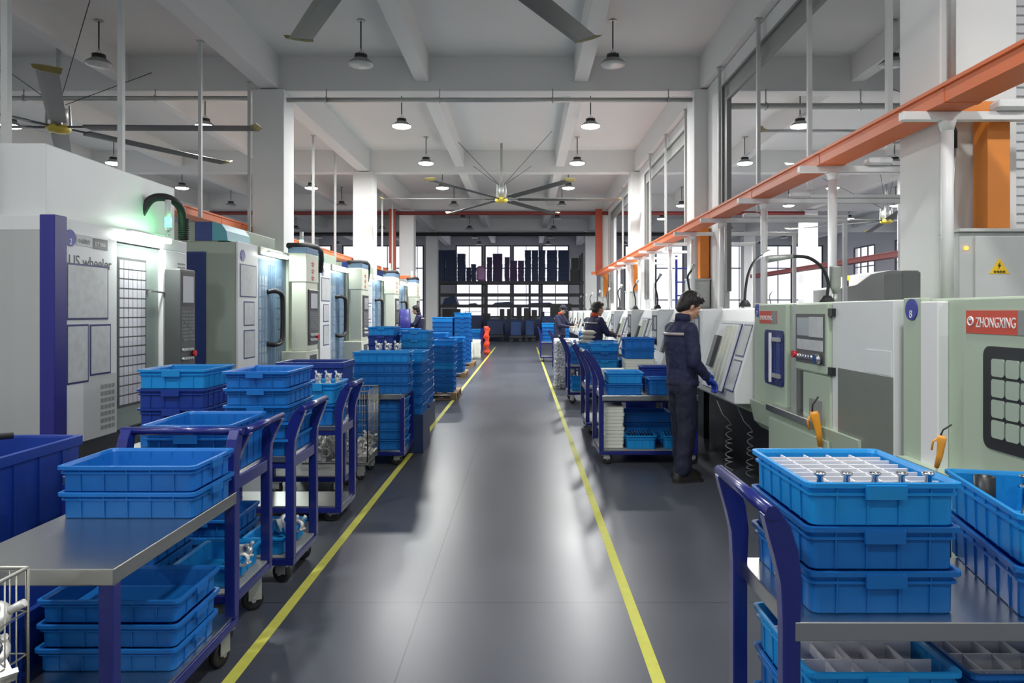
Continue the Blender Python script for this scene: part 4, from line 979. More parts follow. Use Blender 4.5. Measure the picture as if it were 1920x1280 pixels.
for k, (x, y) in enumerate(((-1.44, 3.55), (-1.45, 3.64), (-1.43, 3.46))):
    put_casting((x, y, .325), (1.3, .2, .9 * k), 'aluminium casting lying in the light crate on the second cart, ' + ['in the middle', 'farther along', 'in front'][k], 'castings in the light crate on the second cart', .7)
# wire cages
def wire_cage(label, x0, x1, y0, y1, z0, z1, n=24, groups='', seed=1, layers=3, xmin=-9, ymin=-9, mg=.07):
    o = ((x0 + x1) / 2, (y0 + y1) / 2, 0); t = thing('wire_cage', label, 'wire cage', o)
    for nm, f in (('front_panel', lambda u, z: (x0 + (x1 - x0) * u, y0, z)), ('rear_panel', lambda u, z: (x0 + (x1 - x0) * u, y1, z)), ('side_panel', lambda u, z: (x1, y0 + (y1 - y0) * u, z)), ('side_panel', lambda u, z: (x0, y0 + (y1 - y0) * u, z))):
        q = MB(o); N = 13
        for k in range(N + 1): q.cyl(f(k / N, z0), f(k / N, z1), .0022 if k % N else .006, 5)
        for z in [z0 + (z1 - z0) * k / 5 for k in range(6)]: q.cyl(f(0, z), f(1, z), .0028 if z < z1 - .01 else .006, 5)
        q.build(nm, wire, t)
    MB(o).box(x0 + .01, x1 - .01, y0 + .01, y1 - .01, z0 - .02, z0).build('floor_tray', midg, t)
    for sx in (x0 + .05, x1 - .05):
        for sy in (y0 + .05, y1 - .05): caster_at(t, sx, sy, o, z=z0 - .02, r=.045)
    rnd = random.Random(seed); i = 0
    for l in range(layers):
        for a in range(5):
            for b_ in range(4):
                if l == layers - 1 and rnd.random() < .35: continue
                x = x0 + .08 + (x1 - x0 - .16) * (a + rnd.uniform(-.25, .25)) / 4; y = y0 + .09 + (y1 - y0 - .18) * (b_ + rnd.uniform(-.25, .25)) / 3
                x = min(max(x, x0 + .07), x1 - mg); y = min(max(y, y0 + .07), y1 - mg)
                if xmin > -9: x += (x1 - x) * .25
                x = min(x, x1 - mg)
                if x < xmin or y < ymin: continue
                rot = (rnd.uniform(-.9, .9), rnd.uniform(-.9, .9), rnd.uniform(0, 6.2))
                h = Matrix(Euler(rot).to_matrix()) @ Vector((0, 0, .085))
                c = put_casting((x - h.x, y - h.y, z0 + .075 + l * .085 - h.z), rot, 'white grey casting heaped in the ' + groups, 'castings heaped in the ' + groups, 1.0)
    return t
wire_cage('tall wire cage on casters half full of castings beside the yellow line', -2.04, -1.43, 6.52, 7.04, .17, .82, groups='tall wire cage by the yellow line', seed=3, layers=2)
wire_cage('wire cage in the lower picture corner heaped with castings', -2.12, -1.455, 1.50, 2.09, .17, .80, groups='wire cage in the lower picture corner', seed=5, layers=6, xmin=-1.72, ymin=1.70, mg=.048)
# further crates on the tall machine side
cart('steel topped cart under the four wide light crates', -1.20, 7.50, .90, .66, 0, .72, .15, 0, steel_low=True, edge=True)
stack('wide, on the steel topped cart past the wire cage', -1.74, -1.16, 7.20, 7.58, .72, 4, .105, 'cbbb')
stack('wide, below the steel top past the wire cage', -1.72, -1.20, 7.22, 7.60, .15, 5, .103, 'bbbb')
stack('beside the four wide crates, end on', -1.44, -1.10, 7.80, 8.35, .42, 6, .115, 'cb', along='y')
tag(MB((-1.27, 8.07, 0)).box(-1.44, -1.10, 7.8, 8.35, 0, .42).build('support_block', crate_d), 'dark support block under the end on crate stack', 'block')
for k, lb in enumerate(('first', 'second', 'third')):
    put_casting((-1.68 + .11 * k, 8.25, 1.052), (0, 0, .9), 'aluminium casting standing above the wide light crates, %s of three' % lb, 'castings above the wide crates', .95)
stack('under three upright castings behind the wide crates', -1.95, -1.47, 8.1, 8.5, .13, 8, .115, 'b', handles=False)
def pallet(x0, x1, y0, y1, label):
    o = ((x0 + x1) / 2, (y0 + y1) / 2, 0); t = thing('wooden_pallet', label, 'pallet', o, group='wooden pallets along the yellow line')
    for k in range(3):
        y = y0 + (y1 - y0 - .09) * k / 2; q = MB(o)
        for j in range(3): q.box(x0 + (x1 - x0 - .1) * j / 2, x0 + (x1 - x0 - .1) * j / 2 + .1, y, y + .09, .02, .10)
        q.build('block', wood, t); MB(o).box(x0, x1, y, y + .09, 0, .02).build('bottom_board', wood, t)
    n = 6
    for k in range(n):
        x = x0 + (x1 - x0 - .08) * k / (n - 1); MB(o).box(x, x + .08, y0, y1, .10, .122).build('deck_board', wood, t)
pallet(-2.2, -1.18, 12.5, 13.5, 'wooden pallet under the first tall crate stack beside the yellow line')
pallet(-2.4, -1.36, 16.6, 17.6, 'wooden pallet under the second crate stack beside the yellow line')
pallet(-2.6, -1.40, 19.9, 21.0, 'wooden pallet under the tallest crate stack beside the yellow line')
stack('on the first pallet, aisle edge', -1.60, -1.22, 12.55, 13.1, .122, 9, .103, 'cbbbcb', along='y')
stack('on the first pallet, farther from the aisle', -2.02, -1.64, 12.55, 13.1, .122, 8, .103, 'cb', along='y')
stack('on the second pallet, aisle edge', -1.76, -1.40, 16.7, 17.25, .122, 8, .103, 'cb', along='y')
stack('on the second pallet, inner side', -2.2, -1.80, 16.7, 17.25, .122, 9, .103, 'cb', along='y')
stack('tallest, on the third pallet by the aisle', -1.96, -1.50, 20.0, 20.6, .122, 11, .127, 'cbbbbbbbbbb', along='y')
stack('wide and tall, on the third pallet, inner side', -2.58, -1.98, 20.0, 20.5, .122, 10, .127, 'cb')
cart('blue cart with bent handle beside the first pallet', -1.47, 10.7, .9, .62, 0, .70, .17, 1.0, steel_low=True)
stack('light, on the bent handle cart by the first pallet', -1.90, -1.52, 10.5, 11.0, .70, 3, .105, 'cb', along='y')
stack('low, under the top of the bent handle cart', -1.92, -1.54, 10.5, 11.0, .17, 4, .105, 'b', along='y')
stack('teal topped, behind the wide crates', -1.66, -1.27, 9.55, 10.15, .30, 9, .11, 'ccbb', along='y', handles=True)
tag(MB((-1.46, 9.85, 0)).box(-1.68, -1.26, 9.55, 10.15, 0, .30).build('support_block', crate_d), 'dark support block under the teal topped crate stack', 'block')
stack('dark, beside the third tall machine', -2.05, -1.68, 9.3, 9.8, .25, 10, .11, 'cnn', along='y', handles=True)
tag(MB((-1.86, 9.55, 0)).box(-2.05, -1.68, 9.3, 9.8, 0, .25).build('support_block', crate_d), 'dark support block under the dark crate stack', 'block')
stack('short light, before the sitting worker', -2.75, -2.15, 14.6, 15.0, .122, 9, .12, 'cb', handles=False)
pallet(-2.8, -2.1, 14.5, 15.2, 'wooden pallet under the short light stack before the sitting worker')
cart('white lit cart shelf with castings behind the dark stack', -1.98, 12.0, .6, .5, 0, .62, .2, 0, steel_low=True)
stack('on the low shelf behind the dark stack', -2.45, -2.05, 11.8, 12.2, .62, 4, .11, 'cb', handles=False)
cart('navy cart at the far end holding light crates, tall machine side', -1.42, 24.4, .9, .6, 0, .62, .17, 1.0)
stack('on the far navy cart by the orange wrap', -1.85, -1.48, 24.2, 24.7, .62, 3, .11, 'cb', along='y', handles=False)
# orange wrap, sacks
q = MB((-1.33, 26, 0)); rnd = random.Random(2)
q.loft([rrect(-1.34 + .02 * sin(k * 1.7), 25.8, .09 + .03 * sin(k * 2.3), .12 + .03 * cos(k * 1.9), .02 + k * .10, .05, 3) for k in range(11)], True, True, True)
tag(q.build('orange_wrap', orwrap), 'bright orange red wrapped bundle standing at the far yellow line', 'wrapped bundle')
for k, (x, y, h) in enumerate(((-1.78, 23.3, .55), (-1.55, 23.5, .62))):
    q = MB((x, y, 0)); q.loft([rrect(x, y, .13 + .01 * sin(j * 2 + k), .16, h * j / 6, .06, 3) for j in range(7)], True, True, True)
    tag(q.build('white_sack', foam), ['crumpled white sack on the floor before the far navy cart', 'taller white sack beside the orange wrapped bundle'][k], 'sack')

# ---- lathe side
cart('blue cart with chrome topped handle in the lower picture corner', .700, 2.17, 1.45, .50, pi, .715, .15, 1.01, lean=.055, edge=True)
S1 = stack('of the divider stack on the front cart', .775, 1.205, 1.95, 2.45, .715, 3, .122, 'cbb', along='y')
stack('of the divider stack under the front cart top', .785, 1.215, 1.96, 2.45, .15, 3, .135, 'cbb', along='y')
stack('holding shallow dividers, lower deck beside the divider crates', 1.28, 1.70, 2.04, 2.5, .15, 3, .12, 'b', along='y')
r2 = -radians(13.5)
stack('beside the divider crates holding a black cylinder', 1.40, 1.94, 1.86, 2.46, .715, 2, .142, 'cb', along='y', rz=r2)
def dividers(label, cx, cy, z, L, W, H, nx, ny, rz=0):
    t = thing('divider_insert', label, 'divider', (cx, cy, z), rz, group='white divider inserts')
    for k in range(1, ny): MB().box(-L / 2, L / 2, -W / 2 + W * k / ny - .0025, -W / 2 + W * k / ny + .0025, 0, H).build('long_strip', divm, t)
    for k in range(1, nx): MB().box(-L / 2 + L * k / nx - .0025, -L / 2 + L * k / nx + .0025, -W / 2, W / 2, 0, H * .97).build('cross_strip', divm, t)
dividers('white grid insert in the topmost crate of the front cart', 0.99, 2.20, S1 - .112, .385, .445, .098, 5, 8)
dividers('white grid insert in the crate just under the front cart top', 1.0, 2.20, .15 + .27 + .012, .385, .445, .10, 5, 4)
dividers('white grid insert in the lower crate behind the cart post', 1.49, 2.27, .15 + .24 + .012, .375, .42, .06, 4, 4)
def fitting(loc, s, label, group, tall=1.0, rz=0):
    t = thing('chrome_fitting', label, 'metal fitting', loc, rz, group)
    h = .075 * tall
    MB().lathe([(.020 * s, 0), (.022 * s, .004), (.012 * s, .010), (.010 * s, h * .5), (.009 * s, h - .014), (.016 * s, h - .010), (.017 * s, h - .004), (.012 * s, h)], seg=18).build('body', chrome, t)
    MB().cyl((-.02 * s, 0, h * .72), (.02 * s, 0, h * .72), .006 * s, 10).build('cross_pin', chrome, t)
for k, (dx, dy) in enumerate([(-.155, 0), (-.08, .0), (0, 0), (.075, 0), (.15, 0), (-.12, -.0)]):
    if k == 5: continue
    fitting((.99 + dx, 2.01, S1 - .11), 1.0, 'chrome fitting standing at the front of the divider crate, %s from the cart post' % ['first', 'second', 'third', 'fourth', 'last'][k], 'chrome fittings in the divider crate', 1.72)
bz = .715 + .142 + .010
q = MB((1.62, 2.28, bz)); q.lathe([(.032, bz), (.032, bz + .135), (.024, bz + .135), (.024, bz + .08)], (1.535, 2.375, 0), 24); tag(q.build('black_tube', blackm), 'short black metal cylinder standing inside the light crate', 'metal cylinder')
fitting((1.675, 2.38, bz), 1.15, 'tall chrome fitting standing in the light crate at the picture edge', 'chrome fittings in the light crate', 1.85)
air_gun((1.44, 2.46, 1.005 + .085), radians(-25), 'orange air gun with black nozzle standing at the corner of the light crate', .62, .18)
# coiled blue air line hanging under cart top
q = MB((1.7, 2.5, .3)); q.tube([(1.55, 2.58, .62), (1.60, 2.6, .55), (1.66, 2.6, .54), (1.72, 2.58, .60), (1.73, 2.44, .64), (1.72, 2.41, .663)], .005, 8)
tag(q.build('air_line', teal), 'thin blue air line looping below the front cart top', 'air line')

cart('blue cart with curved handle posts beside the standing worker', 0.765, 7.58, 1.0, .72, pi, .70, .15, 1.13, steel_low=False, lean=.15, leg=.05, edge=True)
stack('on the cart beside the standing worker', .845, 1.225, 7.26, 7.66, .70, 2, .115, 'cb')
stack('mid blue, beside the worker on the cart', 1.27, 1.62, 7.28, 7.62, .70, 1, .165, 'b')
stack('navy, behind the mid blue crate on the worker cart', 1.26, 1.62, 7.66, 7.93, .70, 2, .13, 'n')
def tray_stack(desc, x0, x1, y0, y1, z0, n, h):
    for k in range(n):
        o = ((x0 + x1) / 2 + random.uniform(-.005, .005), (y0 + y1) / 2, z0 + k * h); q = MB(); hx, hy = (x1 - x0) / 2, (y1 - y0) / 2
        q.loft([rrect(0, 0, hx - .012, hy - .012, 0, .02), rrect(0, 0, hx - .003, hy - .003, .006, .02), rrect(0, 0, hx - .005, hy - .005, h * .55, .02), rrect(0, 0, hx, hy, h * .6, .02), rrect(0, 0, hx, hy, h - .002, .02), rrect(0, 0, hx - .01, hy - .01, h, .02)], True, True)
        t = q.build('foam_tray', foam); t.location = o; tag(t, 'white foam tray, ' + ORD[n - 1 - k] + ', ' + desc, 'tray', 'white foam trays ' + desc)
tray_stack('on the worker cart lower deck', .82, 1.03, 7.30, 7.80, .15, 6, .072)
tray_stack('under the dark blue crates behind the worker cart', 1.22, 1.58, 8.55, 8.90, .66, 5, .065)
tray_stack('behind the two crates on the worker cart', .85, 1.10, 7.70, 7.93, .70, 3, .075)
stack('dim, inside the worker cart lower deck', 1.06, 1.58, 7.55, 7.93, .15, 3, .11, 'b')
stack('holding silver parts on the worker cart lower deck', 1.04, 1.36, 7.24, 7.50, .15, 1, .14, 'c')
stack('holding silver parts behind the worker legs', 1.42, 1.74, 7.24, 7.50, .15, 1, .14, 'c')
def rods(cx, cy, z, n, w, label, grp):
    for k in range(n):
        x = cx - w / 2 + w * (k + .5) / n; q = MB(); q.cyl((0, -.09, 0), (0, .09, .04), .009, 8)
        t = q.build('silver_rod', chrome); t.location = (x, cy, z); tag(t, label, 'metal rod', grp)
rods(1.20, 7.37, .15 + .115, 9, .26, 'silver rod lying in the crate on the worker cart lower deck', 'silver rods in the worker cart crate')
rods(1.58, 7.37, .15 + .115, 8, .26, 'silver rod lying in the crate behind the worker legs', 'silver rods behind the worker legs')
cart('second curved handle cart past the worker cart', .78, 9.35, 1.0, .82, pi, .62, .17, 1.12, lean=.15)
stack('light, on the second curved handle cart', .84, 1.22, 9.1, 9.6, .62, 5, .105, 'cbcb', along='y')
stack('second pile on the second curved handle cart', 1.24, 1.62, 9.2, 9.7, .62, 3, .105, 'cb', along='y')
stack('deep dark blue, on the foam trays', 1.20, 1.58, 8.52, 8.92, .985, 2, .125, 'bb')
tag(MB((1.4, 8.7, 0)).box(1.22, 1.58, 8.52, 8.92, 0, .66).build('tray_stand', frame_b), 'blue stand under the foam tray pile behind the worker cart', 'stand')
cart('third curved handle cart beside the red collared worker', .74, 12.35, .95, .7, pi, .66, .2, 1.12, lean=.14)
stack('on the third curved handle cart', .80, 1.20, 12.1, 12.65, .66, 3, .105, 'cb', along='y')
stack('low, on the third curved handle cart', .80, 1.15, 12.1, 12.6, .2, 2, .11, 'c', along='y')
stack('beyond the sacks on the third curved handle cart', 1.22, 1.6, 12.1, 12.65, .66, 3, .13, 'b', along='y')
for k in range(3):
    q = MB((1.1, 11.5, 0)); zz = 1.0 + .075 * k; q.loft([rrect(1.08 + .02 * k, 11.95 - .02 * k, .135 - .03 * abs(j - 2), .12 - .02 * abs(j - 2), zz + .019 * j, .05) for j in range(5)], True, True, True)
    q.o = Vector((1.08, 11.9, zz)); t = q.build('cloth_sack', sack); t.location = (1.08, 12.3, zz); tag(t, 'beige folded cloth sack, %s of three on the crates' % ['lowest', 'middle', 'topmost'][k], 'sack', 'cloth sacks on the crates')
cart('fourth curved handle cart by the crumpled foil bale', .70, 17.1, .9, .7, pi, .66, .2, 1.1, lean=.14)
q = MB((.83, 14.6, 0)); q.loft([rrect(.84, 14.6, .22 + .012 * sin(j * 3.1), .3 + .02 * cos(j * 2.1), .10 * j, .07) for j in range(11)], True, True, True)
tag(q.build('foil_bale', foil), 'crumpled silver foil bale standing by the yellow line', 'bale')
stack('on the foil bale, low blue', 1.1, 1.5, 14.0, 14.5, .5, 6, .11, 'cb', along='y', handles=False)
tag(MB((1.3, 14.25, 0)).box(1.1, 1.5, 14.0, 14.5, 0, .5).build('support_block', crate_d), 'dark support block past the red collared worker', 'block')
tag(MB((1.0, 17.0, .66)).rbox(.76, 1.35, 16.8, 17.4, .66, .90, .04).build('white_bundle', foam), 'white wrapped bundle on the fourth curved handle cart', 'bundle')
stack('light, on the far blue cart, aisle edge', .56, .95, 22.0, 22.5, .62, 5, .115, 'cb', along='y', handles=False)
stack('light, on the far blue cart, machine edge', 1.0, 1.42, 22.0, 22.5, .62, 5, .115, 'cb', along='y', handles=False)
cart('far blue cart carrying two light crate stacks', .50, 22.25, 1.0, .6, pi, .62, .17, 1.05)

# ================================================================ far rack
o = (-.8, 41.5, 0); RK = thing('storage_rack', 'tall dark storage rack across the end of the hall before the windows', 'rack', o)
for x in (-5.0, -2.2, .35, 3.35):
    for y in (41.0, 42.4): MB(o).box(x - .06, x + .06, y - .05, y + .05, 0, 3.3 if x < 3 else 4.9).build('upright', blackm, RK)
    q = MB(o)
    for k in range(5): q.bar((x, 41.0, .3 + .6 * k), (x, 42.4, .9 + .6 * k), .03, .03)
    q.build('brace', blackm, RK)
for z in (1.95, 2.6, 3.3):
    for y in (41.0, 42.4): MB(o).box(-5.1, 3.45, y - .04, y + .04, z - .16, z).build('beam', blackm, RK)
MB(o).box(-5.1, 3.45, 41.0, 42.4, 3.27, 3.30).build('top_deck', blackm, RK)
MB(o).box(-5.1, 3.45, 41.0, 42.4, 1.93, 1.96).build('lower_shelf', blackm, RK)
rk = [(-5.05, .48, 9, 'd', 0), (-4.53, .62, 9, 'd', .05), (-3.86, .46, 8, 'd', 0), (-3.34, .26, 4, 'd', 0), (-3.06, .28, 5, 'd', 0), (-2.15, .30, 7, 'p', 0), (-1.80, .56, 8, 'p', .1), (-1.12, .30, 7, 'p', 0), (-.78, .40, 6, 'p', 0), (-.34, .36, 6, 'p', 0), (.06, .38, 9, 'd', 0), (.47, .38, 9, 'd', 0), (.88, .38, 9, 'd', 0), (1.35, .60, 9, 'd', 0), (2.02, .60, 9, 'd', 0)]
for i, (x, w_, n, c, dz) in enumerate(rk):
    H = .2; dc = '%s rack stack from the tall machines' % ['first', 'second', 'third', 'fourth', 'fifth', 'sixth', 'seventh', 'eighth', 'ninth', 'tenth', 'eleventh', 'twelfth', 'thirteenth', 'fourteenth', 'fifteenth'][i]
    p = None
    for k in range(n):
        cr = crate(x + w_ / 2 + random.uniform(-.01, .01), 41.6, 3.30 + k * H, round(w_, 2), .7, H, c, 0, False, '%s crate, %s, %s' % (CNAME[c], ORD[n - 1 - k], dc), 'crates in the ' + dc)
tag(MB((-2.5, 41.6, 3.3)).rbox(-2.75, -2.25, 41.3, 41.9, 3.3, 4.2, .12).build('wrapped_bale', pinkm), 'pinkish film wrapped bale between the dark crate stacks on the rack', 'bale')
q = MB((2.95, 41.6, 3.3)); q.box(2.7, 3.25, 41.3, 42.0, 3.3, 4.0); q.box(2.75, 3.2, 41.3, 42.0, 4.05, 4.65); tag(q.build('black_carton', blackm), 'black cartons at the end of the rack deck', 'carton')
for i, (x, w_, h, z) in enumerate([(-4.7, .9, .5, 1.96), (-3.2, .5, .08, 1.96), (-1.8, 1.2, .16, 1.96), (.2, 1.6, .12, 1.96)]):
    q = MB((x, 41.5, z)); q.prism([(x, z), (x + w_, z), (x + w_ * .8, z + h), (x + w_ * .15, z + h * .7)], 'y', 41.1, 42.2)
    tag(q.build('sheet_pile', crate_d), 'dark low pile on the middle rack shelf, ' + ['beside the tall machines', 'small second one', 'third under the windows', 'long one past the rack upright'][i], 'sheet pile')
# dark carts and bins at the foot of the rack
def far_cart(x0, x1, y, z1, m_, label):
    o = ((x0 + x1) / 2, y, 0); t = thing('bin_cart', label, 'cart', o)
    MB(o).box(x0, x1, y, y + .9, .2, .32).build('platform', blackm, t); MB(o).rbox(x0 + .03, x1 - .03, y + .03, y + .87, .32, z1, .03).build('bin', m_, t)
    for a in (x0 + .12, x1 - .12):
        q = MB(o); q.cyl((a, y + .1, .1), (a, y + .14, .1), .1, 12); q.cyl((a, y + .76, .1), (a, y + .8, .1), .1, 12); q.build('wheel', rubber, t)
    MB(o).tube([(x0 + .05, y, .3), (x0 + .05, y - .05, z1 + .2), (x1 - .05, y - .05, z1 + .2), (x1 - .05, y, .3)], .02, 8).build('push_bar', blackm, t)
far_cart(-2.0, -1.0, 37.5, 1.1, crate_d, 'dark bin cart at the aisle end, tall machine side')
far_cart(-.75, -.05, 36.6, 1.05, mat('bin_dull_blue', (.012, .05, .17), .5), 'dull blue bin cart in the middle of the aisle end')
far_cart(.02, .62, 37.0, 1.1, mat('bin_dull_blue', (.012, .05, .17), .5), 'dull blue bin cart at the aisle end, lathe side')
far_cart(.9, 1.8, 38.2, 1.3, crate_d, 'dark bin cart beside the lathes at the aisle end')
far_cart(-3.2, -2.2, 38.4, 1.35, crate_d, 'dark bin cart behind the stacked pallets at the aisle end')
tag(MB((-.8, 40.5, 0)).box(-5.2, 3.4, 40.2, 40.85, 0, 1.12).build('dark_filler', crate_d), 'long dark filler block added along the foot of the rack', 'filler block')  # dark block added to fill the dark gap behind the bin carts
for i, (x, w_, h) in enumerate([(-1.35, .25, .5), (-.95, .22, .5), (-.4, .28, .75), (.0, .3, .55), (.45, .3, .45), (.95, .22, .35), (-2.4, .5, .25), (-4.6, 1.0, .5), (1.5, 1.2, .8)]):
    q = MB((x, 40.4, 1.12)); q.box(x, x + w_, 40.3, 40.7, 1.12, 1.2 + h); tag(q.build('dark_carton', blackm), 'dark carton standing before the rack, %s across' % ['third', 'fourth', 'fifth', 'sixth', 'seventh', 'eighth', 'second', 'first', 'ninth'][i], 'carton')
# blue ladder rack seen behind the standing worker
o = (6.3, 22, 0); t = thing('ladder_rack', 'blue ladder rack seen through the gap above the standing worker', 'rack', o)
for x in (4.5, 5.0): MB(o).box(x - .03, x + .03, 21.0, 21.06, 0, 3.2).build('upright', frame_b, t)
q = MB(o)
for k in range(7): q.box(4.5, 5.0, 21.01, 21.05, .4 + .4 * k, .44 + .4 * k)
q.build('rung', frame_b, t)
# ================================================================ people
def remesh(o, vox, sm=2, disp=0.0):
    r = o.modifiers.new('remesh', 'REMESH'); r.mode = 'VOXEL'; r.voxel_size = vox; r.use_smooth_shade = True
    s_ = o.modifiers.new('smooth', 'SMOOTH'); s_.iterations = sm; s_.factor = .5
    if disp:
        tx = bpy.data.textures.new('folds', 'CLOUDS'); tx.noise_scale = .09; tx.noise_depth = 2
        d = o.modifiers.new('folds', 'DISPLACE'); d.texture = tx; d.strength = disp; d.mid_level = .5; d.texture_coords = 'LOCAL'
def ell(cx, cy, z, rx, ry, n=20, tilt=0.0):
    return [Vector((cx + rx * cos(2 * pi * k / n), cy + ry * sin(2 * pi * k / n), z + tilt * rx * cos(2 * pi * k / n))) for k in range(n)]
def person(label, loc, yaw, pose, collar=None, cap=None, pitch=30, vox=.007, glove_m=None, waist_only=False):
    t = thing('person', label, 'person', loc, yaw)
    P = pose
    hx = .10; hc = Vector((P.get('hx', .10), 0, 1.603)); R = Matrix.Rotation(radians(pitch), 3, 'Y') @ Matrix.Rotation(radians(P.get('turn', 0)), 3, 'Z')
    H = lambda x, y, z: hc + R @ Vector((x, y, z))
    # ---- body (skin): head, neck, torso core, arms, hands, legs
    b = MB()
    b.ball(H(-.012, 0, .02), .094, .074, .096, 20, 14, R)                 # skull
    b.ball(H(.030, 0, -.045), .062, .058, .078, 18, 12, R)                # face mass
    b.cap(H(.052, 0, -.105), H(.045, 0, -.095), .026, .030)               # chin
    for s_ in (1, -1):
        b.cap(H(.02, s_ * .048, -.078), H(.055, s_ * .018, -.105), .019, .018)   # jaw line
        b.ball(H(.062, s_ * .036, -.022), .022, .02, .018, M=R)           # cheek
        b.ball(H(-.008, s_ * .077, -.022), .018, .008, .030, M=R)         # ear
        b.cap(H(.082, s_ * .012, .012), H(.074, s_ * .050, .014), .009, .007)    # brow ridge
    b.cap(H(.088, 0, -.002), H(.108, 0, -.035), .009, .013)               # nose
    b.ball(H(.098, .012, -.038), .009); b.ball(H(.098, -.012, -.038), .009)
    b.cap(H(.086, -.018, -.066), H(.086, .018, -.066), .008, .008); b.cap(H(.082, -.015, -.077), H(.082, .015, -.077), .009, .009)  # lips
    b.cap(H(-.02, 0, -.07), (.0, 0, 1.40), .052, .06)                     # neck
    b.cap((0, 0, 1.34), (0, 0, 1.02), .10, .10); b.cap((0, -.13, 1.37), (0, .13, 1.37), .05, .05)
    J = {}
    for sd, s_ in (('R', -1), ('L', 1)):
        sh = Vector((0.0, s_ * .185, 1.385)); el = Vector(P['el' + sd]); wr = Vector(P['wr' + sd]); hd = Vector(P['hd' + sd])
        hip = Vector((0, s_ * .085, .93)); kn = Vector(P['kn' + sd]); an = Vector(P['an' + sd])
        J[sd] = (sh, el, wr, hd, hip, kn, an)
        b.cap(sh, el, .042, .034); b.cap(el, wr, .034, .024)
        b.cap(hip, kn, .075, .05); b.cap(kn, an, .048, .035); b.cap(an, an + Vector((.09, 0, -.055)), .032, .02)
    b.cap((0, -.07, .95), (0, .07, .95), .09, .09)
    def hand(mb, wr, hd, s_, e=0.0):
        d = (hd - wr).normalized(); side = Vector((-d.y, d.x, 0)).normalized() if abs(d.z) < .95 else Vector((0, 1, 0)); nrm = d.cross(side).normalized()
        if nrm.z > 0: nrm = -nrm
        pc = wr + d * .055
        for k in (-.5, .5): mb.cap(wr + side * k * .024, wr + d * .085 + side * k * .05, .015 + e, .014 + e)
        mb.cap(wr + d * .03, wr + d * .08, .018 + e, .016 + e)
        for k, ln in zip((-1.5, -.5, .5, 1.5), (.062, .075, .080, .068)):
            a = wr + d * .085 + side * k * .021; m1 = a + d * ln * .5 + nrm * .012; m2 = m1 + d * ln * .32 + nrm * .024; m3 = m2 + d * ln * .1 + nrm * .024
            mb.cap(a, m1, .0095 + e, .009 + e, 8); mb.cap(m1, m2, .009 + e, .008 + e, 8); mb.cap(m2, m3, .008 + e, .007 + e, 8)
        th = side * (-s_ if True else s_)
        a = wr + d * .025 + th * .020; c = a + d * .035 + th * .028 + nrm * .008; f = c + d * .034 + th * .004 + nrm * .012
        mb.cap(a, c, .013 + e, .011 + e, 8); mb.cap(c, f, .0105 + e, .009 + e, 8)
    for sd, s_ in (('R', -1), ('L', 1)): hand(b, J[sd][2], J[sd][3], s_)
    body = b.build('body', skin, t); remesh(body, vox, 2)
    # eyes, brows
    for s_ in (1, -1):
        e = MB().ball(H(.076, s_ * .031, -.002), .0115).build('eye', eyew, body); MB().ball(H(.0835, s_ * .032, -.003), .006).build('iris', rubber, e)
        MB().cap(H(.090, s_ * .014, .024), H(.080, s_ * .050, .026), .0045, .003).build('eyebrow', hairm, body)
    # hair
    q = MB(); q.ball(H(-.030, 0, .036), .103, .090, .102, 18, 12, R); q.ball(H(-.060, 0, -.018), .070, .078, .088, 16, 10, R); q.ball(H(-.078, 0, -.055), .045, .058, .06, 14, 9, R); q.ball(H(.02, 0, .082), .060, .07, .042, 16, 10, R)
    rnd = random.Random(4)
    for k in range(34):
        a = rnd.uniform(-2.6, 2.6); u = rnd.uniform(.2, .95); x, y, z = -.02 + .098 * cos(a) * sin(u * 1.6), .082 * sin(a) * sin(u * 1.6), .034 + .092 * cos(u * 1.6)
        q.cap(H(x, y, z), H(x * 1.18 + .008, y * 1.15, z * .93 + .004), .017, .010, 8)
    for k in range(5): q.cap(H(.045, -.05 + .025 * k, .10), H(.074, -.055 + .027 * k, .088 - .010 * (k % 3)), .016, .008, 8)
    hr = q.build('hair', hairm, t); remesh(hr, .006, 1)
    if cap:
        q = MB(); q.loft([[hc + R @ p for p in ell(-.015, 0, .035, .106, .090)], [hc + R @ p for p in ell(-.015, 0, .09, .10, .085)], [hc + R @ p for p in ell(-.015, 0, .128, .06, .05)], [hc + R @ p for p in ell(-.015, 0, .135, .005, .005)]], True, True, True)
        q.loft([[hc + R @ Vector(p) for p in ((.08, -.06, .045), (.08, .06, .045), (.16, .04, .03), (.16, -.04, .03))], [hc + R @ Vector(p) for p in ((.08, -.06, .055), (.08, .06, .055), (.16, .04, .038), (.16, -.04, .038))]], True, True)
        q.build('cap', cap, t)
    # jacket
    q = MB()
    q.loft([ell(.02, 0, .865, .135, .185), ell(.015, 0, .90, .14, .19), ell(.012, 0, 1.02, .128, .178), ell(.005, 0, 1.15, .135, .188), ell(-.005, 0, 1.27, .142, .198), ell(-.005, 0, 1.36, .130, .190), ell(.005, 0, 1.42, .095, .14), ell(.012, 0, 1.46, .068, .078), ell(.02, 0, 1.49, .062, .066)], True, True, True)
    for sd in 'RL':
        sh, el, wr, hd, hip, kn, an = J[sd]
        q.cap(sh + Vector((0, 0, -.005)), el, .072, .058); q.cap(el, wr - (wr - el).normalized() * .01, .056, .042); q.cap(Vector((0, sh.y * .5, 1.38)), sh, .07, .070)
    jk = q.build('jacket', cloth, t); remesh(jk, .012, 3, .022)
    q = MB(); q.loft([ell(.014, 0, 1.455, .070, .080), ell(.020, 0, 1.515, .070, .072, tilt=-.15), ell(.024, 0, 1.528, .064, .066, tilt=-.15), ell(.022, 0, 1.475, .058, .062)], True, False, True)
    q.build('collar', collar or cloth, t)
    # reflective strip over the back of the shoulders and buttons of the hem
    q = MB(); a0, a1 = radians(112), radians(248); n = 22
